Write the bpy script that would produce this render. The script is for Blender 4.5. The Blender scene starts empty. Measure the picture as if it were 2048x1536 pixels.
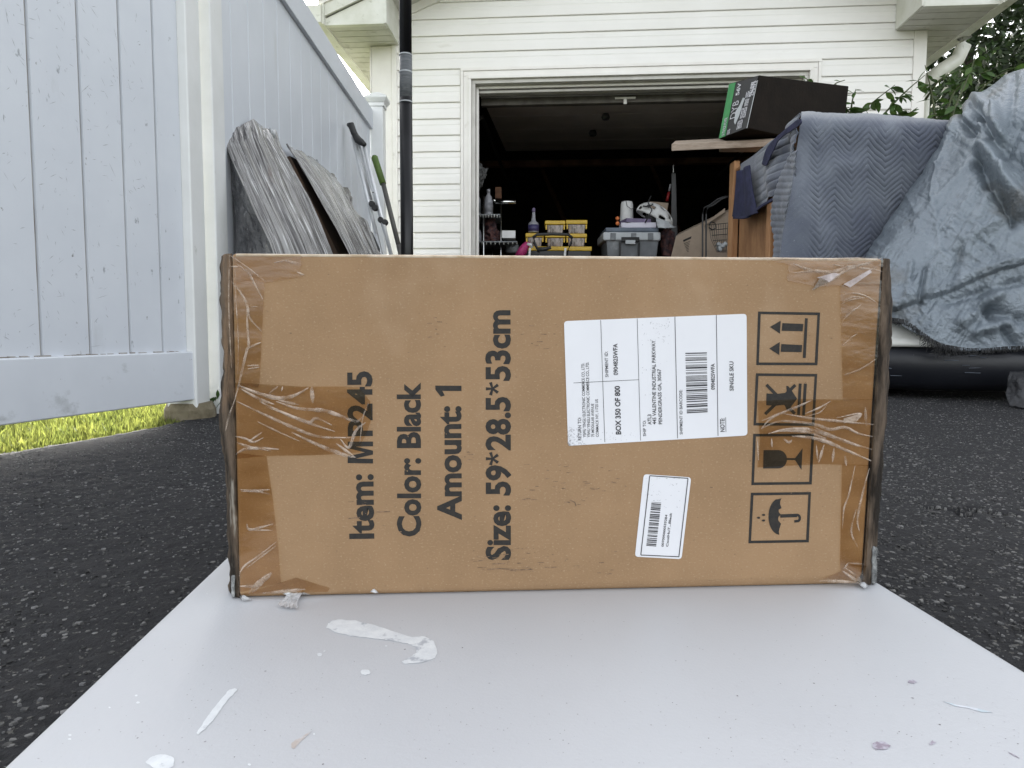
import bpy, bmesh, math, random
import numpy as np
from mathutils import Matrix, Vector
random.seed(7); np.random.seed(7)
SC = bpy.context.scene
COL = SC.collection
R = math.radians

# ---------------------------------------------------------------- camera, sky, sun, exposure
CAMZ, PITCH, ROLL, FPX = 0.275, 0.0748, 0.0042, 1365.0
cam_d = bpy.data.cameras.new('camera'); cam = bpy.data.objects.new('camera', cam_d); COL.objects.link(cam)
cam_d.sensor_width = 36; cam_d.lens = FPX / 2048 * 36; cam_d.clip_start = 0.02; cam_d.clip_end = 1500
cam.matrix_world = Matrix.Translation((0, 0, CAMZ)) @ Matrix.Rotation(math.pi/2 - PITCH, 4, 'X') @ Matrix.Rotation(ROLL, 4, 'Z')
SC.camera = cam
SUN_EL = R(23); SUN_DIR = Vector((-0.22, 0.975, 0)).normalized()
w = bpy.data.worlds.new('World'); SC.world = w; w.use_nodes = True
nt = w.node_tree; bg = nt.nodes['Background']
sky = nt.nodes.new('ShaderNodeTexSky'); sky.sky_type = 'NISHITA'; sky.sun_disc = False
sky.sun_elevation = SUN_EL; sky.sun_rotation = math.atan2(SUN_DIR.x, SUN_DIR.y)
sky.air_density = 1.0; sky.dust_density = 3.0; sky.ozone_density = 0.6
hsv = nt.nodes.new('ShaderNodeHueSaturation'); hsv.inputs['Saturation'].default_value = 0.22   # hazy, whitish sky
nt.links.new(sky.outputs[0], hsv.inputs['Color']); nt.links.new(hsv.outputs[0], bg.inputs[0]); bg.inputs[1].default_value = 0.15
sun_d = bpy.data.lights.new('sun', 'SUN'); sun = bpy.data.objects.new('sun', sun_d); COL.objects.link(sun)
sun_d.energy = 3.2; sun_d.angle = R(0.5); sun_d.color = (1, 0.95, 0.86)
to_sun = Vector((SUN_DIR.x*math.cos(SUN_EL), SUN_DIR.y*math.cos(SUN_EL), math.sin(SUN_EL)))
sun.rotation_mode = 'QUATERNION'; sun.rotation_quaternion = to_sun.to_track_quat('Z', 'Y')
SC.view_settings.view_transform = 'Standard'; SC.view_settings.look = 'None'
SC.view_settings.gamma = 1; SC.view_settings.use_curve_mapping = False
SC.view_settings.exposure = 2.0

# ---------------------------------------------------------------- helpers
def ray(u, v):
    U = u-1024; V = v-768; c, s = math.cos(ROLL), math.sin(ROLL)
    a = c*U + s*V; b = -s*U + c*V
    return np.array([a/FPX, math.cos(PITCH)-b/FPX*math.sin(PITCH), -math.sin(PITCH)-b/FPX*math.cos(PITCH)])
CAM = np.array([0, 0, CAMZ])
def at(u, v, y=None, z=None, x=None):
    D = ray(u, v)
    t = y/D[1] if y is not None else ((z-CAMZ)/D[2] if z is not None else x/D[0])
    return CAM + D*t
def on_plane(u, v, P, n):
    D = ray(u, v); return CAM + D*(np.dot(n, np.array(P)-CAM)/np.dot(n, D))

def hsh(ix, iy, seed):
    h = (ix*374761393 + iy*668265263 + seed*982451653) & 0xffffffff
    h = ((h ^ (h >> 13))*1274126177) & 0xffffffff
    return ((h ^ (h >> 16)) & 0xffff)/65535.0
def vn(x, y, seed=0):
    x = np.asarray(x, float); y = np.asarray(y, float)
    ix = np.floor(x).astype(np.int64); iy = np.floor(y).astype(np.int64)
    fx = x-ix; fy = y-iy; fx = fx*fx*(3-2*fx); fy = fy*fy*(3-2*fy)
    a = hsh(ix, iy, seed); b = hsh(ix+1, iy, seed); c = hsh(ix, iy+1, seed); d = hsh(ix+1, iy+1, seed)
    return (a*(1-fx)+b*fx)*(1-fy) + (c*(1-fx)+d*fx)*fy - .5
def fbm(x, y, seed=0, o=4):
    s = 0; a = 1
    for i in range(o):
        s = s + a*vn(x*2**i, y*2**i, seed+i*17); a *= .5
    return s

def nd(nt_, t, **k):
    n = nt_.nodes.new(t)
    for a, b in k.items(): setattr(n, a, b)
    return n
def mat(name, col, rough=.6, col2=None, vs=8.0, det=4, bump=0.0, bs=60.0, metal=0.0, stretch=(1, 1, 1), bstretch=None,
        rot=(0, 0, 0), uv=False, coat=0.0, island=0.0, spots=None, spec=.5, rvar=0.0, lo=.35, hi=.65, bumpdist=.01, sheen=0):
    m = bpy.data.materials.new(name); m.use_nodes = True; t = m.node_tree; L = t.links
    b = t.nodes['Principled BSDF']
    b.inputs['Roughness'].default_value = rough; b.inputs['Metallic'].default_value = metal
    b.inputs['Specular IOR Level'].default_value = spec
    if coat: b.inputs['Coat Weight'].default_value = coat; b.inputs['Coat Roughness'].default_value = .08
    if sheen: b.inputs['Sheen Weight'].default_value = sheen
    tc = nd(t, 'ShaderNodeTexCoord'); src = tc.outputs['UV' if uv else 'Object']
    def mapped(st):
        mp = nd(t, 'ShaderNodeMapping'); mp.inputs['Scale'].default_value = st; mp.inputs['Rotation'].default_value = rot
        L.new(src, mp.inputs[0]); return mp.outputs[0]
    def noise(sc, st, d=4):
        n = nd(t, 'ShaderNodeTexNoise'); n.inputs['Scale'].default_value = sc; n.inputs['Detail'].default_value = d
        n.inputs['Roughness'].default_value = .62
        L.new(mapped(st), n.inputs['Vector']); return n.outputs['Fac']
    c1 = tuple(col)+(1,); c2 = tuple(col2 if col2 is not None else [c*.82 for c in col])+(1,)
    rp = nd(t, 'ShaderNodeValToRGB'); rp.color_ramp.elements[0].position = lo; rp.color_ramp.elements[1].position = hi
    rp.color_ramp.elements[0].color = c2; rp.color_ramp.elements[1].color = c1
    nf = noise(vs, stretch, det); L.new(nf, rp.inputs[0]); out = rp.outputs[0]
    if island:
        ge = nd(t, 'ShaderNodeNewGeometry'); hs = nd(t, 'ShaderNodeHueSaturation')
        mr = nd(t, 'ShaderNodeMapRange'); mr.inputs['To Min'].default_value = 1-island; mr.inputs['To Max'].default_value = 1+island
        L.new(ge.outputs['Random Per Island'], mr.inputs['Value']); L.new(mr.outputs[0], hs.inputs['Value']); L.new(out, hs.inputs['Color'])
        out = hs.outputs[0]
    for sp in (spots or []):   # (colour, scale, threshold lo, hi, stretch)
        f = noise(sp[1], sp[4] if len(sp) > 4 else (1, 1, 1), 5)
        mr = nd(t, 'ShaderNodeMapRange'); mr.inputs['From Min'].default_value = sp[2]; mr.inputs['From Max'].default_value = sp[3]
        L.new(f, mr.inputs['Value']); mx = nd(t, 'ShaderNodeMix', data_type='RGBA')
        L.new(mr.outputs[0], mx.inputs['Factor']); L.new(out, mx.inputs['A']); mx.inputs['B'].default_value = tuple(sp[0])+(1,)
        out = mx.outputs['Result']
    L.new(out, b.inputs['Base Color'])
    if rvar:
        mr = nd(t, 'ShaderNodeMapRange'); mr.inputs['To Min'].default_value = rough-rvar; mr.inputs['To Max'].default_value = rough+rvar
        L.new(nf, mr.inputs['Value']); L.new(mr.outputs[0], b.inputs['Roughness'])
    if bump:
        bp = nd(t, 'ShaderNodeBump'); bp.inputs['Strength'].default_value = bump; bp.inputs['Distance'].default_value = bumpdist
        L.new(noise(bs, bstretch or stretch, 5), bp.inputs['Height']); L.new(bp.outputs[0], b.inputs['Normal'])
    return m

WORLDM = {}
def thing(name, label, cat, loc=(0, 0, 0), rz=0, group=None):
    o = bpy.data.objects.new(name, None); COL.objects.link(o); o.empty_display_size = .05
    o.location = loc; o.rotation_euler = (0, 0, rz); o['label'] = label; o['category'] = cat
    if group: o['group'] = group
    WORLDM[o.name] = Matrix.Translation(loc) @ Matrix.Rotation(rz, 4, 'Z')
    return o
def tag(o, label, cat, group=None):
    o['label'] = label; o['category'] = cat
    if group: o['group'] = group
    return o
def mo(name, V, F, m, parent=None, smooth=False, world=False, uv=None, kind=None):
    """one mesh object; world=True: V is in world coordinates"""
    V = np.asarray(V, float)
    if parent is not None and world:
        M = np.array(WORLDM[parent.name].inverted()); V = V @ M[:3, :3].T + M[:3, 3]
    me = bpy.data.meshes.new(name); me.from_pydata(V.tolist(), [], [list(map(int, f)) for f in F])
    if uv is not None:
        ul = me.uv_layers.new(name='UVMap'); li = np.empty(len(me.loops), int); me.loops.foreach_get('vertex_index', li)
        ul.data.foreach_set('uv', np.asarray(uv, float)[li].ravel())
    if smooth: me.polygons.foreach_set('use_smooth', [True]*len(me.polygons))
    if m is not None: me.materials.append(m)
    me.update(); o = bpy.data.objects.new(name, me); COL.objects.link(o)
    if parent is not None:
        o.parent = parent
        if parent.name in WORLDM: WORLDM[o.name] = WORLDM[parent.name]
    else: WORLDM[o.name] = Matrix.Identity(4)
    if kind: o['kind'] = kind
    return o
class MB:
    """collects shapes for ONE mesh object"""
    def __init__(s): s.V = []; s.F = []
    def add(s, V, F):
        n = len(s.V); s.V += [tuple(map(float, v)) for v in V]; s.F += [[i+n for i in f] for f in F]; return s
    def box(s, a, b, M=None):
        x0, y0, z0 = a; x1, y1, z1 = b
        V = [(x0, y0, z0), (x1, y0, z0), (x1, y1, z0), (x0, y1, z0), (x0, y0, z1), (x1, y0, z1), (x1, y1, z1), (x0, y1, z1)]
        if M is not None: V = [M @ Vector(v) for v in V]
        return s.add(V, [(0, 3, 2, 1), (4, 5, 6, 7), (0, 1, 5, 4), (1, 2, 6, 5), (2, 3, 7, 6), (3, 0, 4, 7)])
    def hexa(s, V):
        return s.add(V, [(0, 3, 2, 1), (4, 5, 6, 7), (0, 1, 5, 4), (1, 2, 6, 5), (2, 3, 7, 6), (3, 0, 4, 7)])
    def tube(s, P, r, n=8, cap=True):
        P = [Vector(p) for p in P]; rr = r if hasattr(r, '__len__') else [r]*len(P)
        V = []; up = Vector((0, 0, 1))
        for i, p in enumerate(P):
            d = (P[min(i+1, len(P)-1)]-P[max(i-1, 0)]).normalized()
            a = d.cross(up)
            if a.length < .05: a = d.cross(Vector((1, 0, 0)))
            a.normalize(); b = d.cross(a).normalized()
            for k in range(n):
                t = 2*math.pi*k/n; V.append(p + (a*math.cos(t)+b*math.sin(t))*rr[i])
        F = []
        for i in range(len(P)-1):
            for k in range(n): F.append((i*n+k, i*n+(k+1) % n, (i+1)*n+(k+1) % n, (i+1)*n+k))
        if cap: F.append(list(range(n))[::-1]); F.append([(len(P)-1)*n+k for k in range(n)])
        return s.add(V, F)
    def lathe(s, prof, c, n=20, ax=None):
        """prof: (r, h) from bottom to top; c base centre; ax axis vector"""
        ax = Vector(ax or (0, 0, 1)).normalized(); a = ax.orthogonal().normalized(); b = ax.cross(a); c = Vector(c)
        V = []; F = []
        for r, h in prof:
            for k in range(n):
                t = 2*math.pi*k/n; V.append(c + ax*h + (a*math.cos(t)+b*math.sin(t))*r)
        for i in range(len(prof)-1):
            for k in range(n): F.append((i*n+k, i*n+(k+1) % n, (i+1)*n+(k+1) % n, (i+1)*n+k))
        F.append(list(range(n))[::-1]); F.append([(len(prof)-1)*n+k for k in range(n)])
        return s.add(V, F)
    def obj(s, name, m, parent=None, world=False, smooth=False, bevel=0, kind=None, seg=2):
        o = mo(name, s.V, s.F, m, parent, smooth, world, kind=kind)
        if bevel:
            b = o.modifiers.new('bevel', 'BEVEL'); b.width = bevel; b.segments = seg; b.limit_method = 'ANGLE'; b.angle_limit = R(40)
            o.data.polygons.foreach_set('use_smooth', [True]*len(o.data.polygons))
            wn = o.modifiers.new('wn', 'WEIGHTED_NORMAL'); wn.keep_sharp = True
        return o
def dupe(o, parent=None):
    c = o.copy(); COL.objects.link(c); c.parent = parent
    if parent is None: WORLDM[c.name] = WORLDM.get(o.name, Matrix.Identity(4))
    return c

def cr(P, n):
    """Catmull-Rom resample along axis 0 of array P"""
    P = np.asarray(P, float); m = len(P)
    Q = np.concatenate([[2*P[0]-P[1]], P, [2*P[-1]-P[-2]]])
    t = np.linspace(0, m-1, n); i = np.minimum(t.astype(int), m-2); f = (t-i)
    f = f.reshape((-1,)+(1,)*(P.ndim-1))
    p0, p1, p2, p3 = Q[i], Q[i+1], Q[i+2], Q[i+3]
    return .5*((2*p1)+(-p0+p2)*f+(2*p0-5*p1+4*p2-p3)*f*f+(-p0+3*p1-3*p2+p3)*f**3)
def li(P, n):
    P = np.asarray(P, float); t = np.linspace(0, len(P)-1, n); i = np.minimum(t.astype(int), len(P)-2); f = (t-i).reshape((-1,)+(1,)*(P.ndim-1))
    return P[i]*(1-f)+P[i+1]*f
def gridF(nr, nc):
    F = []
    for i in range(nr-1):
        for j in range(nc-1):
            a = i*nc+j; F.append((a, a+1, a+nc+1, a+nc))
    return F
def seg_dist(U, V, a, b):
    a = np.array(a, float); b = np.array(b, float); d = b-a; L2 = (d@d)
    t = np.clip(((U-a[0])*d[0]+(V-a[1])*d[1])/L2, 0, 1)
    return np.hypot(U-a[0]-t*d[0], V-a[1]-t*d[1]), t
def drape(name, ctrl, nr, nc, m, parent=None, disp=None, solid=.003, world=True, edge=None, lin=False):
    """cloth surface through control points (u, v, depth); disp(U, V, s, t) moves it along its normal"""
    C = np.array(ctrl, float)
    G = (li if lin == 2 else cr)(C, nr); G = np.swapaxes((li if lin else cr)(np.swapaxes(G, 0, 1), nc), 0, 1)
    W = np.empty((nr, nc, 3))
    for i in range(nr):
        for j in range(nc): W[i, j] = at(G[i, j, 0], G[i, j, 1], y=G[i, j, 2])
    du = np.gradient(W, axis=1); dv = np.gradient(W, axis=0)
    N = np.cross(du, dv); N /= np.linalg.norm(N, axis=2, keepdims=True)+1e-9
    to = CAM - W; sgn = np.sign((N*to).sum(2, keepdims=True)); sg = 1 if (sgn.mean() > 0) else -1; N = N*sg
    tt, ss = np.meshgrid(np.linspace(0, 1, nr), np.linspace(0, 1, nc), indexing='ij')
    if disp is not None: W = W + N*disp(G[:, :, 0], G[:, :, 1], ss, tt)[:, :, None]
    if edge is not None: W = edge(W, ss, tt)
    o = mo(name, W.reshape(-1, 3), gridF(nr, nc), m, parent, True, world, uv=np.stack([ss, tt], 2).reshape(-1, 2))
    if solid:
        s = o.modifiers.new('thickness', 'SOLIDIFY'); s.thickness = solid; s.offset = 0
    return o

# ---------------------------------------------------------------- materials
WHITE_VINYL = mat('white_vinyl', (.63, .66, .70), .38, (.58, .61, .655), vs=3, bump=.06, bs=30,
                  spots=[((.30, .32, .34), 34, .665, .72, (1, 1, .5)), ((.46, .48, .49), 8, .64, .84, (1, 1, .35)), ((.22, .22, .22), 75, .70, .74, (1, 1, .6))])
WHITE_VINYL_RAIL = mat('white_vinyl_rail', (.66, .69, .73), .33, (.60, .63, .67), vs=3, bump=.04, bs=20,
                       spots=[((.40, .42, .43), 12, .62, .78, (1, 1, 1.2)), ((.25, .26, .26), 50, .70, .75)])
FENCE_VINYL = mat('fence_vinyl', (.66, .69, .735), .4, (.61, .64, .68), vs=2, bump=.04, bs=30,
                  spots=[((.46, .47, .46), 5, .66, .86, (1, 1, .2))])
POST_VINYL = mat('post_vinyl', (.78, .79, .78), .38, (.70, .71, .69), vs=4, bump=.05, bs=30,
                 spots=[((.36, .36, .31), 18, .67, .78, (1, 1, .6))])
SIDING = mat('vinyl_siding', (.86, .84, .805), .42, (.815, .795, .755), vs=2.2, bump=.08, bs=14, bstretch=(.6, 4, 4),
             spots=[((.62, .58, .50), 6, .66, .86, (.35, 1, 1.2)), ((.25, .23, .2), 60, .76, .80)])
TRIM = mat('white_trim', (.84, .815, .77), .42, (.78, .75, .705), vs=5, bump=.05, bs=40, spots=[((.50, .46, .38), 9, .66, .82, (1, 1, .5))])
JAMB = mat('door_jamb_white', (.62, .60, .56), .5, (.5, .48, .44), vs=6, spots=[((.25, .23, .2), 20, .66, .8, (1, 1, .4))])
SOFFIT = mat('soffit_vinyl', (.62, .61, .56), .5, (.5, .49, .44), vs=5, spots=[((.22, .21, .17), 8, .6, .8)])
SHINGLE = mat('roof_edge_brown', (.20, .15, .10), .8, (.12, .09, .06), vs=20, bump=.3, bs=60)
GUTTER = mat('gutter_white', (.72, .72, .66), .4, (.6, .6, .52), vs=6, spots=[((.3, .3, .2), 14, .62, .8)])
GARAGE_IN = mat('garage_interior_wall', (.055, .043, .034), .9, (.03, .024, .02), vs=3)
DOOR_IN = mat('overhead_door_back', (.55, .50, .45), .7, (.45, .41, .37), vs=3)
DARKWOOD = mat('aged_brown_wood', (.16, .075, .035), .8, (.08, .035, .02), vs=6, stretch=(1, 8, 8), bump=.2)
ASPHALT = mat('asphalt', (.031, .0312, .0335), .85, (.012, .0122, .0135), spec=.22, vs=90, bump=.9, bs=160, bumpdist=.006,
              spots=[((.12, .115, .105), 130, .61, .65), ((.024, .024, .026), 4, .5, .7)], rvar=.15)
STONE = mat('aggregate_stone', (.135, .132, .125), .75, (.05, .051, .054), spec=.3, vs=140, island=.9, bump=.4, bs=500, bumpdist=.002)
LAWN = mat('lawn_soil', (.10, .11, .035), .95, (.05, .07, .02), vs=30, bump=.5, bs=120)
GRASS = mat('grass_blades', (.235, .255, .06), .6, (.12, .15, .035), vs=14, island=.55)
def translucent(m, w=.35, col=None):
    t = m.node_tree; b = t.nodes['Principled BSDF']; out = t.nodes['Material Output']
    tr = nd(t, 'ShaderNodeBsdfTranslucent'); mx = nd(t, 'ShaderNodeMixShader'); mx.inputs[0].default_value = w
    src = b.inputs['Base Color'].links[0].from_socket
    t.links.new(src, tr.inputs[0]); t.links.new(b.outputs[0], mx.inputs[1]); t.links.new(tr.outputs[0], mx.inputs[2]); t.links.new(mx.outputs[0], out.inputs[0])
translucent(GRASS, .5)
TABLE = mat('table_plastic', (.548, .556, .570), .42, (.515, .523, .540), vs=3.5, bump=.2, bs=360, bumpdist=.0012, rvar=.06,
            spots=[((.30, .30, .32), 170, .765, .80), ((.74, .75, .77), 38, .73, .76)])
SMEAR = mat('dried_white_paint', (.76, .78, .785), .5, (.66, .68, .695), vs=110, bump=.35, bs=260, bumpdist=.001, spots=[((.44, .46, .49), 75, .57, .66)])
KRAFT = mat('kraft_cardboard', (.330, .206, .108), .8, (.275, .170, .087), vs=9, bump=.25, bs=150, bstretch=(1, 1, 1.2), bumpdist=.0015,
            spots=[((.39, .27, .16), 420, .56, .70, (1, 1, 1.6)), ((.20, .125, .07), 330, .62, .74, (1, 1, 1.4)), ((.14, .10, .07), 24, .735, .78, (.28, 1, 3.2)),
                   ((.47, .34, .22), 3, .52, .75)])
INK = mat('black_ink', (.011, .010, .009), .7, (.022, .018, .014), vs=260, lo=.4, hi=.6)
LABEL = mat('paper_label', (.74, .745, .77), .5, (.70, .705, .73), vs=10, spots=[((.36, .36, .38), 30, .70, .80, (1, 1, 1)), ((.25, .25, .26), 90, .73, .79)])
LABEL_INK = mat('label_ink', (.02, .02, .024), .6, (.05, .05, .055), vs=300)
GREY_CARD = mat('dirty_plastic_edge', (.135, .100, .072), .85, (.020, .015, .011), spec=.2, lo=.42, hi=.60, vs=45, stretch=(1, 1, .3), bump=.8, bs=90, bumpdist=.01,
                spots=[((.36, .33, .28), 34, .62, .68, (1, 1, .2)), ((.20, .13, .08), 20, .58, .66, (1, 1, .3))])
def tape_mat():
    m = bpy.data.materials.new('clear_packing_tape'); m.use_nodes = True; t = m.node_tree; L = t.links
    for n in list(t.nodes):
        if n.type != 'OUTPUT_MATERIAL': t.nodes.remove(n)
    out = t.nodes['Material Output']
    tc = nd(t, 'ShaderNodeTexCoord'); nz = nd(t, 'ShaderNodeTexNoise'); nz.inputs['Scale'].default_value = 22; nz.inputs['Detail'].default_value = 6
    mp = nd(t, 'ShaderNodeMapping'); mp.inputs['Scale'].default_value = (1, 1, 2.2); L.new(tc.outputs['Object'], mp.inputs[0]); L.new(mp.outputs[0], nz.inputs['Vector'])
    rp = nd(t, 'ShaderNodeValToRGB'); rp.color_ramp.elements[0].position = .35; rp.color_ramp.elements[1].position = .68
    rp.color_ramp.elements[0].color = (.76, .655, .50, 1); rp.color_ramp.elements[1].color = (.90, .81, .67, 1)
    L.new(nz.outputs['Fac'], rp.inputs[0])
    tr = nd(t, 'ShaderNodeBsdfTransparent'); L.new(rp.outputs[0], tr.inputs[0])
    gl = nd(t, 'ShaderNodeBsdfGlossy'); gl.inputs['Roughness'].default_value = .16; gl.inputs['Color'].default_value = (1, 1, 1, 1)
    bp = nd(t, 'ShaderNodeBump'); bp.inputs['Strength'].default_value = .35; bp.inputs['Distance'].default_value = .003
    n2 = nd(t, 'ShaderNodeTexNoise'); n2.inputs['Scale'].default_value = 20; n2.inputs['Detail'].default_value = 3; L.new(mp.outputs[0], n2.inputs['Vector'])
    L.new(n2.outputs['Fac'], bp.inputs['Height']); L.new(bp.outputs[0], gl.inputs['Normal'])
    fr = nd(t, 'ShaderNodeFresnel'); fr.inputs[0].default_value = 1.5; L.new(bp.outputs[0], fr.inputs['Normal'])
    mx = nd(t, 'ShaderNodeMixShader'); L.new(fr.outputs[0], mx.inputs[0]); L.new(tr.outputs[0], mx.inputs[1]); L.new(gl.outputs[0], mx.inputs[2])
    L.new(mx.outputs[0], out.inputs[0]); return m
TAPE = tape_mat()
def film_mat(name, col, alpha, rough=.25, vs=30):
    m = mat(name, col, rough, [c*.8 for c in col], vs=vs, bump=.6, bs=70, bumpdist=.004, coat=.5)
    t = m.node_tree; b = t.nodes['Principled BSDF']
    nz = nd(t, 'ShaderNodeTexNoise'); nz.inputs['Scale'].default_value = vs*2; nz.inputs['Detail'].default_value = 4
    tc = nd(t, 'ShaderNodeTexCoord'); t.links.new(tc.outputs['Object'], nz.inputs['Vector'])
    mr = nd(t, 'ShaderNodeMapRange'); mr.inputs['From Min'].default_value = .3; mr.inputs['From Max'].default_value = .7
    mr.inputs['To Min'].default_value = max(0, alpha-.3); mr.inputs['To Max'].default_value = min(1, alpha+.3)
    t.links.new(nz.outputs['Fac'], mr.inputs['Value']); t.links.new(mr.outputs[0], b.inputs['Alpha'])
    return m
WRINKLE = film_mat('tape_crease', (.62, .50, .40), .36, .3, 60)
FILM = film_mat('clear_film', (.70, .72, .72), .72, .2, 40)
TARP = mat('silver_blue_tarp', (.225, .262, .295), .34, (.175, .205, .235), vs=4, det=6, bump=.9, bs=55, bumpdist=.010, metal=.3, spec=.6,
           spots=[((.13, .125, .11), 2.4, .56, .72), ((.27, .31, .35), 9, .58, .78, (1, 1, .5)), ((.12, .125, .125), 17, .64, .78, (1, 1, .5))], rvar=.08)
BLANKET = mat('quilted_blanket_blue', (.122, .138, .168), .85, (.085, .097, .132), vs=4, bump=.4, bs=220, bumpdist=.004, sheen=.4,
              spots=[((.185, .205, .24), 3.4, .52, .74), ((.30, .32, .36), 90, .64, .76)])
NAVY = mat('navy_lining', (.028, .030, .075), .9, (.015, .018, .045), vs=20, bump=.3, bs=120)
PINE = mat('pine_board', (.50, .27, .125), .7, (.34, .165, .07), vs=7, stretch=(9, 9, .8), bump=.25, bs=50)
GREYWOOD = mat('weathered_plank', (.40, .32, .25), .75, (.26, .20, .15), vs=9, stretch=(.8, 9, 9), bump=.4, bs=40)
PLY = mat('plywood', (.36, .19, .085), .7, (.22, .105, .045), vs=5, stretch=(3, 3, 1), bump=.1, spots=[((.12, .06, .03), 3, .6, .8)])
BLACKBOX = mat('black_cardboard', (.016, .0125, .010), .85, (.011, .009, .0075), spec=.12, vs=9, bump=.2, bs=60)
BLACKPRINT = mat('black_printed_cardboard', (.012, .012, .014), .45, (.02, .02, .02), vs=9)
GREEN = mat('green_stripe', (.04, .26, .075), .5, (.03, .2, .06), vs=20)
PRINTW = mat('white_print', (.62, .62, .64), .6, (.28, .28, .30), vs=140, lo=.45, hi=.55)
BLACK_PLASTIC = mat('black_pipe_plastic', (.004, .004, .0045), .30, (.006, .006, .007), vs=14, spec=.35, spots=[((.25, .25, .24), 42, .76, .80)])
PIPEWRAP = mat('grey_tape_wrap', (.14, .15, .155), .45, (.07, .075, .08), vs=12, stretch=(1, 1, 14), bump=.5, bs=20, bstretch=(1, 1, 14))
ALU = mat('aluminium', (.80, .81, .82), .35, (.7, .71, .72), vs=10, metal=.35)
RUBBER = mat('black_rubber', (.018, .018, .018), .55, (.03, .03, .03), vs=20)
GREENGRIP = mat('green_foam_grip', (.10, .17, .025), .6, (.07, .12, .02), vs=30)
GREYPOLE = mat('grey_pole', (.10, .095, .085), .5, (.07, .065, .06), vs=14)
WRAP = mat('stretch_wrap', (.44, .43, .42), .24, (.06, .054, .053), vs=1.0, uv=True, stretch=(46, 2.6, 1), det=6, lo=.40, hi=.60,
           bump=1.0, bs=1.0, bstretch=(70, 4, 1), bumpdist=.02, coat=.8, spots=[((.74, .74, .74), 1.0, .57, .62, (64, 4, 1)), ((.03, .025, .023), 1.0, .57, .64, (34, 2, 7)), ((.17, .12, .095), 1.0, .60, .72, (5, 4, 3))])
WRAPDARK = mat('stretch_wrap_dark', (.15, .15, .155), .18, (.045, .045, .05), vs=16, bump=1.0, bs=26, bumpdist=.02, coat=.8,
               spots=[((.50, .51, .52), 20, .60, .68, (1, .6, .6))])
BROWNCARD = mat('brown_board', (.10, .055, .028), .8, (.03, .018, .012), vs=8)
LEAF = mat('leaf', (.075, .14, .035), .42, (.035, .075, .02), vs=8, spec=.4)
translucent(LEAF, .3)
LEAF_L = mat('leaf_light', (.10, .17, .035), .42, (.06, .12, .03), vs=8); translucent(LEAF_L, .35)
CROWN = mat('tree_foliage', (.030, .052, .016), .6, (.014, .028, .010), vs=2, island=.5); translucent(CROWN, .25)
BARK = mat('bark', (.10, .08, .06), .9, (.05, .04, .03), vs=12, bump=.6, bs=40)
STEM = mat('green_stem', (.07, .09, .03), .6, (.05, .06, .02))
CARBLACK = mat('black_bumper', (.008, .009, .013), .38, (.013, .014, .018), vs=6, spec=.4, bump=.15, bs=9, spots=[((.10, .12, .16), 11, .655, .74, (.35, 1, 1.8))])
CARWHITE = mat('white_car_paint', (.70, .70, .66), .25, (.62, .62, .57), vs=8, coat=.5)
TYRE = mat('tyre_rubber', (.015, .015, .015), .8, (.01, .01, .01))
WHITEP = mat('white_plastic', (.72, .72, .70), .4, (.62, .62, .6), vs=12)
GREYP = mat('grey_plastic', (.17, .18, .19), .45, (.12, .13, .14), vs=9, spots=[((.35, .36, .36), 8, .62, .8)])
GREYLIGHT = mat('light_grey_plastic', (.48, .50, .51), .4, (.38, .40, .41), vs=9)
BLUEGREY = mat('blue_grey_lid', (.12, .15, .19), .45, (.09, .11, .14), vs=9)
YELLOW = mat('yellow_plastic', (.62, .40, .02), .4, (.5, .31, .015), vs=20)
CLEARBIN = mat('cloudy_clear_plastic', (.42, .36, .33), .25, (.14, .11, .10), vs=38, stretch=(1, 1, .35), lo=.4, hi=.6, coat=.6, spots=[((.35, .16, .05), 22, .62, .7), ((.75, .74, .74), 50, .66, .72)])
PURPLE = mat('purple_book_cover', (.20, .16, .26), .5, (.15, .12, .2), vs=9)
PURPLED = mat('deep_purple_label', (.06, .05, .14), .5, (.04, .035, .1), vs=9)
PAPER = mat('paper_stack', (.72, .70, .78), .6, (.6, .58, .66), vs=2, stretch=(1, 1, 60))
ORANGE = mat('orange_foam', (.75, .22, .06), .6, (.6, .17, .05), vs=9)
CHROME = mat('chrome_wire', (.75, .75, .72), .2, (.6, .6, .58), vs=30, metal=1.0)
BLACKMETAL = mat('black_metal', (.02, .02, .02), .35, (.03, .03, .03), vs=9)
BOTTLE = mat('grey_white_bottle', (.34, .34, .36), .35, (.26, .26, .28), vs=20)
RED = mat('red_grip', (.32, .02, .02), .5, (.2, .015, .015), vs=9)
PINK = mat('pink_fabric', (.45, .03, .16), .6, (.3, .02, .1), vs=30)
KRAFT2 = mat('plain_cardboard', (.36, .28, .21), .8, (.30, .235, .175), vs=12)
POLY = mat('crinkled_clear_bag', (.20, .20, .20), .25, (.07, .07, .07), vs=20, bump=1, bs=30, bumpdist=.02)
SHELFJUNK = mat('dark_red_cloth', (.09, .035, .03), .7, (.03, .015, .02), vs=28, lo=.45, hi=.55)

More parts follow.
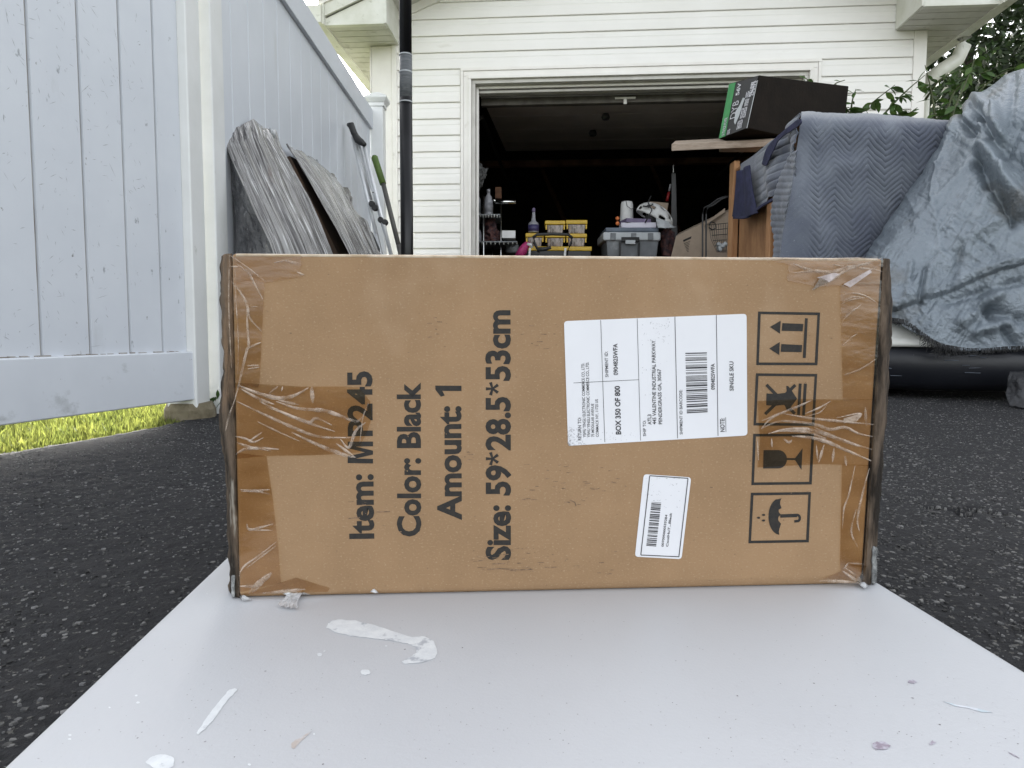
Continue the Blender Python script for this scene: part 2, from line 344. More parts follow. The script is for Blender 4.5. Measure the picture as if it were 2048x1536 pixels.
# ---------------------------------------------------------------- ground
mo('lawn', [(-300, -300, -.02), (300, -300, -.02), (300, 600, -.02), (-300, 600, -.02)], [(0, 1, 2, 3)], LAWN, kind='structure')
def lawn_edge(y):   # the lawn reaches in under the open gate
    y = np.asarray(y, float); return -1.165+np.clip(np.minimum((y-1.50)*.30, .30*(2.20-y)+.16), 0, .155)
def ground():
    xs = np.concatenate([np.linspace(-1.17, 2.5, 520), np.linspace(2.6, 7, 20)])
    ys = np.concatenate([np.linspace(-6, .1, 20), np.linspace(.14, 3.4, 460), np.linspace(3.5, 5.7, 24)])
    X, Y = np.meshgrid(xs, ys)
    Xw = X.copy(); edge = 0.03*fbm(ys*2.2, ys*0, 5)+.012*vn(ys*30, ys*0, 6)-.0
    Xw = np.maximum(X, (lawn_edge(ys)+edge)[:, None]); 
    Z = .010*fbm(X*1.3, Y*1.3, 1, 3) + .0022*fbm(X*60, Y*60, 3, 3) 
    Z = np.where(Xw <= (lawn_edge(ys)+edge)[:, None]+1e-6, -.015, Z); Z[0] = -.03
    # crack running right of the box
    d, _ = seg_dist(X, Y, (.665, 1.075), (.765, 1.03)); d2, _ = seg_dist(X, Y, (.69, 1.03), (.735, 1.07))
    Z -= .012*np.exp(-((d+.010*vn(X*50, Y*50, 4))/.009)**2) + .010*np.exp(-((d2+.010*vn(X*50, Y*50, 14))/.008)**2)
    o = mo('driveway', np.stack([Xw, Y, Z], 2).reshape(-1, 3), gridF(len(ys), len(xs)), ASPHALT, smooth=True, kind='structure')
ground()
def aggregate():
    rng = np.random.default_rng(3); N = 90000
    # density falls with distance so that the near field is resolved
    y = .25 + 3.0*rng.random(N)**1.5; x = rng.uniform(-1.16, 1.0, N)
    x = np.clip(np.where(rng.random(N) < .45, rng.uniform(.33, 2.2, N), x), -1.15, 2.3)
    x = np.where((x < -1.0) & (y > 1.55), rng.uniform(-1.0, -.5, N), x)
    keep = ~((x > -.24-.06*(y-.5)) & (x < .30-.06*(y-.5)) & (y < 1.2)); x = x[keep]; y = y[keep]; N = len(x)
    zb = .010*fbm(x*1.3, y*1.3, 1, 3)
    r = .0010+.0038*rng.random(N)**2.8; k = 6
    V = np.empty((N, 2*k, 3)); ph = rng.random(N)*6.28; el = .55+.45*rng.random(N); ro = rng.random(N)*6.28
    for j in range(k):
        a = ph + 2*math.pi*j/k + rng.uniform(-.25, .25, N); q = rng.uniform(.8, 1.2, N)
        ex = np.cos(a)*r*q; ey = np.sin(a)*r*q*el
        px = ex*np.cos(ro)-ey*np.sin(ro); py = ex*np.sin(ro)+ey*np.cos(ro)
        V[:, j] = np.stack([x+px, y+py, zb-.003], 1)
        V[:, k+j] = np.stack([x+px*.68, y+py*.68, zb+r*rng.uniform(.05, .25, N)+.0004], 1)
    F = []
    loc = [(j, (j+1) % k, k+(j+1) % k, k+j) for j in range(k)]
    base = np.arange(N)[:, None]*2*k
    quads = np.concatenate([base+np.array(f) for f in loc]); caps = base+np.arange(k, 2*k)
    F = quads.tolist()+caps.tolist()
    mo('asphalt_aggregate', V.reshape(-1, 3), F, STONE, kind='stuff')
aggregate()
def grass():
    rng = np.random.default_rng(11); N = 56000
    y = rng.uniform(.9, 4.6, N); x = lawn_edge(y) + .03 - 1.9*rng.random(N)**1.5 - np.abs(.02*rng.standard_normal(N))
    cl = fbm(x*5, y*5, 8, 3); h = .012+.022*rng.random(N)+.024*np.clip(cl, -.3, .5); h *= np.clip((lawn_edge(y)+.04-x)/.10, .35, 1)
    a = rng.random(N)*6.28; wd = .0016+.0016*rng.random(N); lean = .7*h*rng.random(N)
    dx, dy = np.cos(a), np.sin(a); b = rng.random(N)*6.28; lx, ly = np.cos(b)*lean, np.sin(b)*lean
    V = np.empty((N, 5, 3)); z0 = -.02
    V[:, 0] = np.stack([x-dx*wd, y-dy*wd, x*0+z0], 1); V[:, 1] = np.stack([x+dx*wd, y+dy*wd, x*0+z0], 1)
    V[:, 2] = np.stack([x+dx*wd*.8+lx*.35, y+dy*wd*.8+ly*.35, z0+h*.6+.012], 1); V[:, 3] = np.stack([x-dx*wd*.8+lx*.35, y-dy*wd*.8+ly*.35, z0+h*.6+.012], 1)
    V[:, 4] = np.stack([x+lx, y+ly, z0+h+.015], 1)
    base = np.arange(N)[:, None]*5
    F = (base+np.array([0, 1, 2, 3])).tolist()+(base+np.array([3, 2, 4])).tolist()
    mo('grass', V.reshape(-1, 3), F, GRASS, kind='stuff')
grass()
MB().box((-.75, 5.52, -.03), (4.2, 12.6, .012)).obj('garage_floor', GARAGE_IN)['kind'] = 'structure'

# ---------------------------------------------------------------- garage
GLOC = (-.4137, 5.5673, 0); GRZ = -.0787
G = thing('garage', 'white vinyl sided single garage with its door open, dark inside', 'garage', GLOC, GRZ)
def gb(name, a, b, m, bevel=0, parent=None):
    return MB().box(a, b).obj(name, m, parent or G, bevel=bevel)
EXP = .1272; EAVE = 2.54; SL = .415; AL, AR = -.51, 3.42; RID = (AL+AR)/2
def rake_z(a): return 2.765+SL*(a-(AL-.03)) if a < RID else 2.765+SL*((AR+.03)-a)
def board(a0, a1, z0, gable=False):
    z1 = z0+EXP-.001; zt = z1
    if gable:
        if z0 > rake_z(RID)-.02: return
        def lim(z): return max(AL, AL-.03+(z-2.765)/SL), min(AR, AR+.03-(z-2.765)/SL)
        b0, b1 = lim(z0); t0, t1 = lim(zt)
        if t1 <= t0+.05: return
    else: b0, b1, t0, t1 = a0, a1, a0, a1
    # lower butt edge, gentle dutch face, upper lip
    prof = [(-.004, 0), (-.017, 0), (-.0185, .006), (-.016, .05), (-.012, .075), (-.0135, .085), (-.005, EXP-.001), (0, EXP-.001)]
    V = []
    for e, (bb, tt) in enumerate(((b0, t0), (b1, t1))):
        for c, dz in prof: V.append((bb+(tt-bb)*dz/EXP, c, z0+dz))
    n = len(prof); F = [list(range(n)), list(range(n, 2*n))[::-1]]+[(i, i+n, (i+1) % n+n, (i+1) % n) for i in range(n)]
    mo('siding_board', V, F, SIDING, G)
ZL = 2.352
k = -1
while ZL+k*EXP > -.02:
    z = ZL+k*EXP
    board(AL, -.004, z); board(2.759, AR, z); k -= 1
for k in range(0, 11): board(AL, AR, ZL+k*EXP, gable=(ZL+(k+1)*EXP > 2.74))
# walls behind the siding, sides, back
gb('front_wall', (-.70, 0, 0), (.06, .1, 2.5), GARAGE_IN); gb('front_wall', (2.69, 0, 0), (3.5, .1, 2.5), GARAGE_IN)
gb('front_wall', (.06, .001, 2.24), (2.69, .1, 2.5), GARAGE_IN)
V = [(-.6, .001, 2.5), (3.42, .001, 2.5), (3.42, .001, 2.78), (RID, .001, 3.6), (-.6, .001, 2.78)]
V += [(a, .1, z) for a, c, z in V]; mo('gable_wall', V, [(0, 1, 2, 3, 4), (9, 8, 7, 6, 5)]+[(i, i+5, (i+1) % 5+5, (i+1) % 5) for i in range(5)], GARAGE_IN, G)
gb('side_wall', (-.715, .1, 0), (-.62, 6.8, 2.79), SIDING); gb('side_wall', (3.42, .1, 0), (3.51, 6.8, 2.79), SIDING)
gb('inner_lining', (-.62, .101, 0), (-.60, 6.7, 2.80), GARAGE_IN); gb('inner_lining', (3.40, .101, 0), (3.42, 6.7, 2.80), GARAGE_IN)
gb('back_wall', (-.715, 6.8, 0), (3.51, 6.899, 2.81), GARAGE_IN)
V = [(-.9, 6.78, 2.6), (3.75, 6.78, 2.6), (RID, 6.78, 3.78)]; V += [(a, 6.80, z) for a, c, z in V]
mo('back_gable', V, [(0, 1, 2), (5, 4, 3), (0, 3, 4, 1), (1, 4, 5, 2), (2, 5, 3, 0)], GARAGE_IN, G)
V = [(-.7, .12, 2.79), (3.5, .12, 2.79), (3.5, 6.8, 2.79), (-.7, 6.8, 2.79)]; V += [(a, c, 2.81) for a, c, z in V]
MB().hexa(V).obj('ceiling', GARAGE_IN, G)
gb('corner_board', (-.715, -.022, 0), (-.552, .1, EAVE-.002), TRIM, .004); gb('corner_board', (3.422, -.022, 0), (3.515, .1, EAVE-.002), TRIM, .004)
gb('corner_channel', (-.551, -.030, 0), (-.51, 0, 2.765), TRIM, .003)
gb('corner_seam', (-.713, -.0235, 2.14), (-.555, -.0215, 2.146), SIDING)
gb('corner_edge', (-.728, -.026, 0), (-.7155, .04, EAVE-.003), TRIM, .002)
# door casing (stepped brick mould), jambs, stops, head
def frame_piece(name, o, i, c0, c1, m, bev=.002):
    """three boards round the opening between outer inset o and inner inset i"""
    gb(name, (0+o, c0, 0), (0+i, c1, 2.35-i), m, bev); gb(name, (2.755-i, c0, 0), (2.755-o, c1, 2.35-i), m, bev)
    gb(name, (0+o, c0, 2.3505-i), (2.755-o, c1, 2.35-o), m, bev)
frame_piece('door_casing', 0, .022, -.030, .0, TRIM)
frame_piece('door_casing', .0225, .062, -.022, .0, TRIM)
frame_piece('door_casing', .0625, .085, -.035, .0, TRIM)
frame_piece('door_jamb', .0855, .115, -.010, .16, JAMB)
frame_piece('door_stop', .116, .135, .05, .075, TRIM)
gb('head_beam', (.12, .08, 2.190), (2.63, .155, 2.212), JAMB, .003)
# soffit, returns, fascia, gutters, rake
def soffit(side):
    s = 1
    A0, A1 = ((-.955, -.7285) if side < 0 else (3.5155, 3.80))
    R0, R1 = ((-.955, -.505) if side < 0 else (3.295, 3.80))
    c = -.40
    while c < -.03:
        gb('soffit_panel', (R0, c+.004, EAVE), (R1, c+.096, EAVE+.010), SOFFIT, .002); gb('soffit_groove', (R0, c+.0965, EAVE+.005), (R1, c+.1035, EAVE+.012), SOFFIT); c += .1
    c = .0
    while c < 2.4:
        gb('soffit_panel', (A0, c+.004, EAVE), (A1, c+.096, EAVE+.010), SOFFIT, .002); gb('soffit_groove', (A0, c+.0965, EAVE+.005), (A1, c+.1035, EAVE+.012), SOFFIT); c += .1
    gb('soffit_panel', (A0, c, EAVE), (A1, 6.9, EAVE+.012), SOFFIT)
    # boxed return: front, inner side, following the roof slope
    xi = R1 if side < 0 else R0; xo = R0 if side < 0 else R1
    if side < 0:
        front = [(xo, 2.552), (xi, 2.552), (xi, 2.775), (xo, 2.585)]
    else:
        front = [(xi, 2.552), (xo, 2.552), (xo, 2.585), (xi, 2.795)]
    V = [(a, -.405, z) for a, z in front]+[(a, -.385, z) for a, z in front]
    mo('return_face', V, [(0, 1, 2, 3), (7, 6, 5, 4)]+[(i, i+4, (i+1) % 4+4, (i+1) % 4) for i in range(4)], GUTTER, G)
    x0, x1 = (xi, xi+.014) if side < 0 else (xi-.014, xi)
    gb('return_side', (x0, -.404, 2.545), (x1, -.02, 2.81), GUTTER)
    gb('return_frame', (min(xo, xi), -.412, 2.536), (max(xo, xi), -.37, 2.549), GUTTER, .002)
    gx0, gx1 = ((-1.065, -.96) if side < 0 else (3.805, 3.91))
    gb('fascia', (gx1-.001 if side < 0 else gx0-.016, -.45, 2.53), (gx1+.014 if side < 0 else gx0-.001, 6.9, 2.68), GUTTER, .002)
    # K-style gutter
    pr = [(0, 2.535), (.07, 2.535), (.085, 2.575), (.10, 2.60), (.104, 2.655), (.092, 2.655), (.088, 2.61), (.06, 2.55), (0.006, 2.55), (0.006, 2.66), (0, 2.66)]
    if side < 0: P = [(gx1-a, z) for a, z in pr]
    else: P = [(gx0+a, z) for a, z in pr]
    V = [(a, -.47, z) for a, z in P]+[(a, 6.9, z) for a, z in P]; n = len(P)
    g = mo('gutter', V, [(i, i+n, (i+1) % n+n, (i+1) % n) for i in range(n)], GUTTER, G)
    cap = [(a, -.472, z) for a, z in P[:5]]+[(P[-1][0], -.472, P[-1][1])]
    mo('end_cap', cap+[(a, -.468, z) for a, c, z in cap], [tuple(range(6)), tuple(range(6, 12))[::-1]], GUTTER, G)
soffit(-1); soffit(1)
def rake_board(name, off, h, c0, c1, m, a_end=1.12):
    """sloping board along both gable edges; off = height above the rake line"""
    for sd in (-1, 1):
        if sd < 0: a0 = RID-(RID+.99) ; xs = (-.99, RID)
        else: xs = (RID, 3.85)
        V = []
        for c in (c0, c1):
            for a in xs:
                zz = (2.60+SL*(a+.99) if sd < 0 else 2.60+SL*(3.85-a))+off
                V += [(a, c, zz), (a, c, zz+h)]
        mo(name, V, [(0, 1, 3, 2), (4, 6, 7, 5), (0, 4, 5, 1), (2, 3, 7, 6), (1, 5, 7, 3), (0, 2, 6, 4)], m, G)
rake_board('rake_fascia', -.02, .085, -.43, -.408, GUTTER)
rake_board('rake_drip', .066, .032, -.445, -.408, TRIM)
rake_board('roof_edge', .10, .030, -.47, -.405, SHINGLE)
rake_board('roof_deck', .10, .030, -.404, 6.9, SHINGLE)
rake_board('rake_soffit', -.012, .010, -.407, -.03, SOFFIT)
def frieze():
    for sd in (-1, 1):
        xs = (AL-.03, RID) if sd < 0 else (RID, AR+.03)
        V = []
        for c in (-.034, .0):
            for a in xs: z = rake_z(a); V += [(a, c, z-.055), (a, c, z+.055)]
        mo('rake_frieze', V, [(0, 1, 3, 2), (4, 6, 7, 5), (0, 4, 5, 1), (2, 3, 7, 6), (1, 5, 7, 3), (0, 2, 6, 4)], TRIM, G)
frieze()
# downspout elbow behind the right corner
el = MB().tube([(3.86, .14, 2.54), (3.86, .14, 2.48), (3.82, .14, 2.38), (3.70, .14, 2.30), (3.62, .14, 2.24), (3.575, .14, 2.12), (3.575, .14, .1)], .052, 14)
el.obj('downspout', GUTTER, G, smooth=True)
# overhead door, raised
def odoor():
    for i in range(4):
        c0 = .30+i*.54; c1 = c0+.53; z0 = 2.205+.012*i*3; z1 = z0+.036
        V = [(.14, c0, z0), (2.62, c0, z0), (2.62, c1, z1), (.14, c1, z1)]; V += [(a, c, z+.035) for a, c, z in V]
        MB().hexa(V).obj('overhead_door_section', DOOR_IN, G, bevel=.003)
    gb('door_bottom_rail', (.13, .235, 2.145), (2.63, .299, 2.203), mat('weathered_door_rail', (.16, .145, .13), .7, (.09, .08, .07), vs=8), .003)
    gb('door_seal', (.13, .228, 2.2035), (2.63, .299, 2.213), JAMB, .002)
    t = MB().tube([(1.31, .26, 2.11), (1.31, .26, 2.165)], .010, 8).tube([(1.24, .255, 2.175), (1.38, .255, 2.175)], .012, 8)
    MB().box((1.225, .215, 2.168), (1.39, .234, 2.182)).box((1.295, .215, 2.128), (1.32, .234, 2.167)).obj('door_handle', TRIM, G)
    for (a, c) in ((1.18, .75), (1.09, 1.35)):
        MB().lathe([(.03, 0), (.04, .02), (.028, .05)], (a, c, 2.14+.05*(c-.2)), 10).obj('door_bracket', BLACKMETAL, G)
    MB().tube([(.08, .2, 1.85), (.09, .3, 2.05), (.1, .55, 2.15), (.1, 3.0, 2.17)], .018, 6).obj('door_track', BLACKMETAL, G)
    MB().tube([(2.67, .2, 1.85), (2.66, .3, 2.05), (2.65, .55, 2.15), (2.65, 3.0, 2.17)], .018, 6).obj('door_track', BLACKMETAL, G)
odoor()
gb('wall_plate', (-.58, 4.2, 2.60), (3.38, 4.3, 2.68), mat('bare_beam', (.50, .30, .17), .8, (.22, .11, .06), vs=2.5))
for a in (.35, 1.9):
    MB().tube([(a, 4.35, 2.9), (a+.55, 4.5, 1.7)], .035, 4).obj('brace', DARKWOOD, G)

# ---------------------------------------------------------------- fence and gate
def vinyl_post(parent, x0, y0, s, z1, cap=True, name='post'):
    p = MB().box((x0, y0, -.02), (x0+s, y0+s, z1)).obj(name, POST_VINYL, parent, world=True, bevel=.005)
    if cap:
        c = MB()
        h = s/2; cx, cy = x0+h, y0+h; e = h+.028
        c.box((cx-h-.008, cy-h-.008, z1-.02), (cx+h+.008, cy+h+.008, z1+.004))
        V = [(cx-h-.010, cy-h-.010, z1+.0045), (cx+h+.010, cy-h-.010, z1+.0045), (cx+h+.010, cy+h+.010, z1+.0045), (cx-h-.010, cy+h+.010, z1+.0045)]
        V += [(cx-e, cy-e, z1+.030), (cx+e, cy-e, z1+.030), (cx+e, cy+e, z1+.030), (cx-e, cy+e, z1+.030)]
        c.hexa(V); c.box((cx-e, cy-e, z1+.0305), (cx+e, cy+e, z1+.045))
        V = [(cx-e, cy-e, z1+.0455), (cx+e, cy-e, z1+.0455), (cx+e, cy+e, z1+.0455), (cx-e, cy+e, z1+.0455), (cx-.01, cy-.01, z1+.085), (cx+.01, cy-.01, z1+.085), (cx+.01, cy+.01, z1+.085), (cx-.01, cy+.01, z1+.085)]
        c.hexa(V); o = c.obj('post_cap', POST_VINYL, p, world=True, bevel=.002)
    return p
FB = (-.975, 2.24, 0)
FE = thing('vinyl_fence', 'tall white vinyl privacy fence running back to the garage corner', 'fence', FB)
vinyl_post(FE, -1.056, 2.245, .094, 1.763)
FY1 = 4.77
for i in range(17):
    y0 = 2.276+i*.160
    y1 = min(y0+.1595, FY1)
    if y1 < y0+.03: break
    xo = -.975
    # tongue-and-groove plank: face proud, V-grooved edges
    pr = [(xo-.020, y0), (xo-.006, y0), (xo, y0+.0045), (xo, y1-.0035), (xo-.006, y1), (xo-.020, y1)]
    V = [(x, y, .09) for x, y in pr]+[(x, y, 1.70) for x, y in pr]; n = 6
    mo('plank', V, [tuple(range(n))[::-1], tuple(range(n, 2*n))]+[(j, (j+1) % n, (j+1) % n+n, j+n) for j in range(n)], FENCE_VINYL, FE, world=True)
MB().box((-.999, 2.34, 1.655), (-.955, FY1, 1.785)).obj('rail', FENCE_VINYL, FE, world=True, bevel=.004)
MB().box((-.999, 2.34, .07), (-.955, FY1, .175)).obj('rail', FENCE_VINYL, FE, world=True, bevel=.004)
vinyl_post(FE, -.980, 4.772, .094, 1.83)
# gate, hinged on its own post and standing open towards the camera
GP = thing('gate_post', 'white square vinyl post that the gate hangs on', 'post', (-1.02, 2.16, 0))
vinyl_post(GP, -1.072, 2.110, .094, 1.763, name='post_shaft')
ga_, gb_ = np.array([-1.009, 2.123]), np.array([-1.157, 1.54]); gd = (ga_-gb_)/np.linalg.norm(ga_-gb_)
GT = thing('gate', 'white vinyl gate of wide vertical boards standing open over the grass', 'gate', (ga_[0], ga_[1], 0), math.atan2(gd[1], gd[0]))
# local x runs from hinge (0) back to -1.05, local -y faces the driveway
def gpl(x0, x1, z0, z1):
    pr = [(x0, .016), (x0, .002), (x0+.004, -.008), (x1-.0035, -.008), (x1, .002), (x1, .016)]
    V = [(x, y, z0) for x, y in pr]+[(x, y, z1) for x, y in pr]; n = 6
    mo('plank', V, [tuple(range(n))[::-1], tuple(range(n, 2*n))]+[(j, (j+1) % n, (j+1) % n+n, j+n) for j in range(n)], WHITE_VINYL, GT)
edges = [-.009, -.111, -.233, -.364, -.503, -.637, -.771, -.905, -1.035]
for i in range(len(edges)-1): gpl(edges[i+1]+.001, edges[i]-.001, .12, 1.69)
DIRT = mat('groove_dirt', (.20, .17, .14), .9, (.42, .41, .39), vs=9, lo=.35, hi=.6)
for x in edges[1:-1]: MB().box((x-.0013, -.0035, .2145), (x+.0013, .0, 1.598)).obj('groove_dirt', DIRT, GT)
rd = random.Random(2)
for k in range(60):
    x = -1.0+rd.random()*.95; l = rd.uniform(.004, .03)
    MB().box((x, -.0105-rd.random()*.008, .2137), (x+l, -.0082, .2137+rd.uniform(.0008, .003))).obj('rail_dirt', DIRT, GT)
MB().box((-1.05, -.025, .063), (-.002, .03, .2135)).obj('rail', WHITE_VINYL_RAIL, GT, bevel=.005)
MB().box((-1.05, -.025, 1.60), (-.002, .03, 1.74)).obj('rail', WHITE_VINYL_RAIL, GT, bevel=.005)
MB().box((-.0085, -.018, .214), (.018, .03, 1.599)).obj('end_channel', POST_VINYL, GT, bevel=.003)
MB().box((-1.08, -.025, .063), (-1.0505, .03, 1.74)).obj('end_channel', WHITE_VINYL, GT, bevel=.003)
rg2 = random.Random(31); sc_ = MB()
for cx, cz, n_, sp_ in ((-.36, 1.0, 40, .16), (-.22, .95, 30, .10), (-.33, .80, 30, .12), (-.52, .9, 34, .16), (-.45, .62, 22, .14), (-.2, .7, 18, .10), (-.5, .38, 24, .12), (-.35, .34, 22, .12), (-.62, .3, 22, .10), (-.3, .5, 20, .14), (-.6, .65, 18, .12)):
    for _ in range(n_):
        x = cx+rg2.gauss(0, sp_*.35); z = cz+rg2.gauss(0, sp_*.6); l = rg2.uniform(.002, .012)*(1 if rg2.random() < .9 else 2); a = rg2.choice([-.9, -1.1, .5])+rg2.gauss(0, .35); w_ = rg2.uniform(.0003, .0008)
        if min(abs(x-e_) for e_ in edges) < .010 or not (-1.02 < x < -.02) or z < .23: continue
        d = Vector((math.cos(a), 0, math.sin(a))); n = Vector((-d.z, 0, d.x)); c = Vector((x, -.0082, z))
        sc_.add([c-d*l-n*w_*.3, c-n*w_, c+d*l, c+n*w_], [(0, 1, 2, 3)])
sc_.obj('scuff_marks', mat('scuff_grey', (.22, .23, .24), .8, (.42, .44, .46), vs=120, lo=.4, hi=.6), GT)['kind'] = 'stuff'
CONC = mat('stained_concrete', (.22, .19, .13), .9, (.12, .10, .06), vs=20, bump=.6)
tag(MB().lathe([(.078, 0), (.076, .045), (.066, .066)], (-1.026, 2.165, -.015), 16).obj('post_footing', CONC), 'stained round concrete footing at the foot of the gate post', 'concrete footing')

# ---------------------------------------------------------------- leaning things by the fence
def ridges(segs):
    def f(U, V, s, t):
        Z = np.zeros_like(U)
        for (a, b, wd, am) in segs:
            d, tt = seg_dist(U, V, a, b); Z += am*np.exp(-(d/wd)**2)
        return Z
    return f
B1 = thing('wrapped_slab', 'wide slab bundled in grey stretch wrap leaning on the fence nearest the gate', 'wrapped slab', (-.83, 2.5, 0))
def d1(U, V, s, t):
    g = np.clip(t*9, .1, 1); w2 = s+.03*vn(t*5, t*0, 2)+.12*t
    return (.007*fbm(w2*22, t*2.2, 3, 4)+.007*np.abs(vn(w2*44, t*3.0, 9))+.005*np.abs(vn(w2*30+t*6, t*7, 19)))*g-.010*np.exp(-((s-.30-.1*t)/.03)**2)+.004*vn(s*7, t*9, 4)
drape('wrapped_face', [[(446, 273, 2.42), (476, 254, 2.47), (506, 238, 2.57), (527, 256, 2.70), (551, 262, 2.78)],
                       [(453, 296, 2.38), (484, 284, 2.43), (516, 274, 2.53), (540, 282, 2.67), (564, 300, 2.765)],
                       [(488, 378, 2.33), (522, 372, 2.40), (554, 366, 2.50), (592, 372, 2.64), (614, 388, 2.73)],
                       [(537, 486, 2.28), (572, 482, 2.36), (604, 474, 2.47), (636, 478, 2.61), (659, 494, 2.70)],
                       [(590, 640, 2.23), (630, 638, 2.31), (665, 632, 2.42), (700, 636, 2.56), (722, 650, 2.645)],
                       [(650, 800, 2.19), (690, 790, 2.26), (735, 780, 2.37), (760, 775, 2.49), (775, 770, 2.575)]], 220, 170, WRAP, B1, d1, .004, lin=2)
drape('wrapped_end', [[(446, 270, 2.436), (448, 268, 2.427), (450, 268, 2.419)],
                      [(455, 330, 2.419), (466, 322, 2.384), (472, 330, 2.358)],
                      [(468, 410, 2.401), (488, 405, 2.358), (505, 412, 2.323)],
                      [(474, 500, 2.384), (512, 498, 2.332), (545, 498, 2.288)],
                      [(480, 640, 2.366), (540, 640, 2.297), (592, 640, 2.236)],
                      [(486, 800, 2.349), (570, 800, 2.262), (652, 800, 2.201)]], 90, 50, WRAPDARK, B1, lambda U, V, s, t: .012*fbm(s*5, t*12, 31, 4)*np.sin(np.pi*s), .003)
def tr(P): return at(*P[:2], y=P[2])
core = MB(); c0 = [at(475, 300, y=2.46), at(552, 300, y=2.80), at(758, 785, y=2.62), at(672, 800, y=2.25)]
core.hexa([*c0, *[p+np.array([-.05, .03, -.02]) for p in c0]]).obj('board_core', BROWNCARD, B1, world=True)
B2 = thing('wrapped_carton', 'long flat carton in torn grey stretch wrap leaning behind the wide slab', 'wrapped carton', (-.78, 3.1, 0))
def d2(U, V, s, t):
    return .009*fbm(s*14+1.2*t, t*2.6, 13, 4)+.008*np.abs(vn(s*30+t*3, t*3.5, 19))
def torn(W, s, t):
    k = (s > .93)[:, :, None]; n = fbm(t*9, s*0+3, 5, 3)[:, :, None]
    return W + k*np.concatenate([n*.02, n*.05, n*.045], 2)
drape('wrapped_face', [[(572, 288, 2.923), (585, 298, 2.975), (606, 306, 3.149), (630, 322, 3.358), (648, 338, 3.480)],
                       [(592, 320, 2.906), (612, 332, 2.975), (640, 342, 3.149), (664, 352, 3.358), (684, 376, 3.480)],
                       [(640, 400, 2.836), (656, 404, 2.923), (676, 400, 3.097), (694, 402, 3.306), (706, 412, 3.428)],
                       [(690, 490, 2.784), (700, 488, 2.871), (716, 480, 3.045), (733, 480, 3.254), (750, 492, 3.376)],
                       [(740, 600, 2.732), (752, 600, 2.819), (770, 600, 2.993), (785, 600, 3.184), (800, 600, 3.306)],
                       [(800, 760, 2.662), (808, 752, 2.749), (820, 745, 2.923), (834, 738, 3.097), (850, 730, 3.219)]], 150, 120, WRAP, B2, d2, .004, edge=torn, lin=True)
e = MB(); q = [at(580, 312, y=2.932), at(648, 348, y=3.463), at(840, 742, y=3.236), at(802, 765, y=2.697)]
e.hexa([*q, *[p+np.array([-.14, .0, -.03]) for p in q]]).obj('carton', BROWNCARD, B2, world=True)
# torn flaps of film standing off the carton's upper edge
for k_, (pts) in enumerate([[(628, 328), (634, 318), (640, 334), (652, 344), (646, 356)], [(664, 358), (672, 374), (684, 382), (681, 398), (668, 384)],
                            [(700, 408), (710, 424), (716, 440), (722, 462), (708, 440)], [(538, 256), (552, 260), (551, 276), (540, 272)]]):
    yy = 3.43 if k_ < 3 else 2.74
    V = [at(u, v, y=yy+.015*math.sin(i*2.1)) for i, (u, v) in enumerate(pts)]
    c = np.mean(V, 0)+np.array([.01, -.02, 0]); V2 = V+[c]; n = len(V)
    o = mo('torn_film', V2, [(i, (i+1) % n, n) for i in range(n)], FILM, B2, True, True)
    s_ = o.modifiers.new('thickness', 'SOLIDIFY'); s_.thickness = .0015
# black strap bundle at the carton's foot
s = thing('strap_bundle', 'black webbing strap hanging down beside the torn carton', 'strap', at(760, 640, y=3.480))
pts = [at(722, 450, y=3.497), at(738, 470, y=3.480), at(748, 500, y=3.480), at(757, 540, y=3.480), at(752, 640, y=3.463), at(760, 760, y=3.393)]
MB().tube(pts, [.012, .022, .03, .028, .02, .02], 7).obj('webbing', RUBBER, s, world=True, smooth=True)
# crutches
CRU = thing('crutch', 'aluminium crutch with black underarm pad leaning on the fence', 'crutch', at(770, 640, y=3.958))
def line(name, a, b, r, m, p, n=10): return MB().tube([at(*a[:2], y=a[2]), at(*b[:2], y=b[2])], r, n).obj(name, m, p, world=True, smooth=True)
Y1, Y2 = 4.02, 3.92
line('tube', (703, 258, Y1), (742, 400, Y1), .0105, ALU, CRU); line('tube', (718, 285, Y1), (772, 470, Y1-.04), .0105, ALU, CRU)
line('tube', (706, 275, Y1), (765, 520, Y1-.06), .011, ALU, CRU); line('tube', (728, 290, Y1-.03), (786, 525, Y2), .011, ALU, CRU)
line('lower_leg', (752, 470, Y1-.05), (790, 640, Y2-.02), .010, ALU, CRU)
MB().tube([at(697, 250, y=Y1), at(702, 250, y=Y1-.02), at(708, 266, y=Y1-.02), at(716, 276, y=Y1-.03)], [.012, .020, .018, .012], 10).obj('arm_pad', RUBBER, CRU, world=True, smooth=True)
MB().tube([at(709, 268, y=Y1-.02), at(716, 280, y=Y1-.03), at(722, 284, y=Y1-.04), at(730, 290, y=Y1-.05)], [.016, .022, .020, .012], 10).obj('hand_grip', RUBBER, CRU, world=True, smooth=True)
for (u, v) in ((744, 408), (750, 416), (762, 440), (770, 445)):
    MB().lathe([(.014, -.02), (.018, -.01), (.018, .01), (.012, .02)], at(u, v, y=Y1-.07), 10, (0, 1, 0)).obj('knob', RUBBER, CRU, world=True)
for i in range(5):
    MB().lathe([(.004, 0), (.004, .004)], at(746+i*8, 385+i*27, y=Y1-.085), 6, (0, 1, 0)).obj('adjuster_hole', RUBBER, CRU, world=True)
PO = thing('garden_pole', 'grey pole with a green foam grip leaning in the garage corner', 'pole', at(800, 560, y=4.176))
line('shaft', (766, 366, 4.228), (797, 490, 4.106), .014, GREYPOLE, PO); line('shaft', (797, 490, 4.106), (830, 640, 4.002), .014, GREYPOLE, PO)
MB().tube([at(748, 311, y=4.280), at(749, 315, y=4.280), at(766, 368, y=4.228)], [.012, .021, .020], 12).obj('grip', GREENGRIP, PO, world=True, smooth=True)
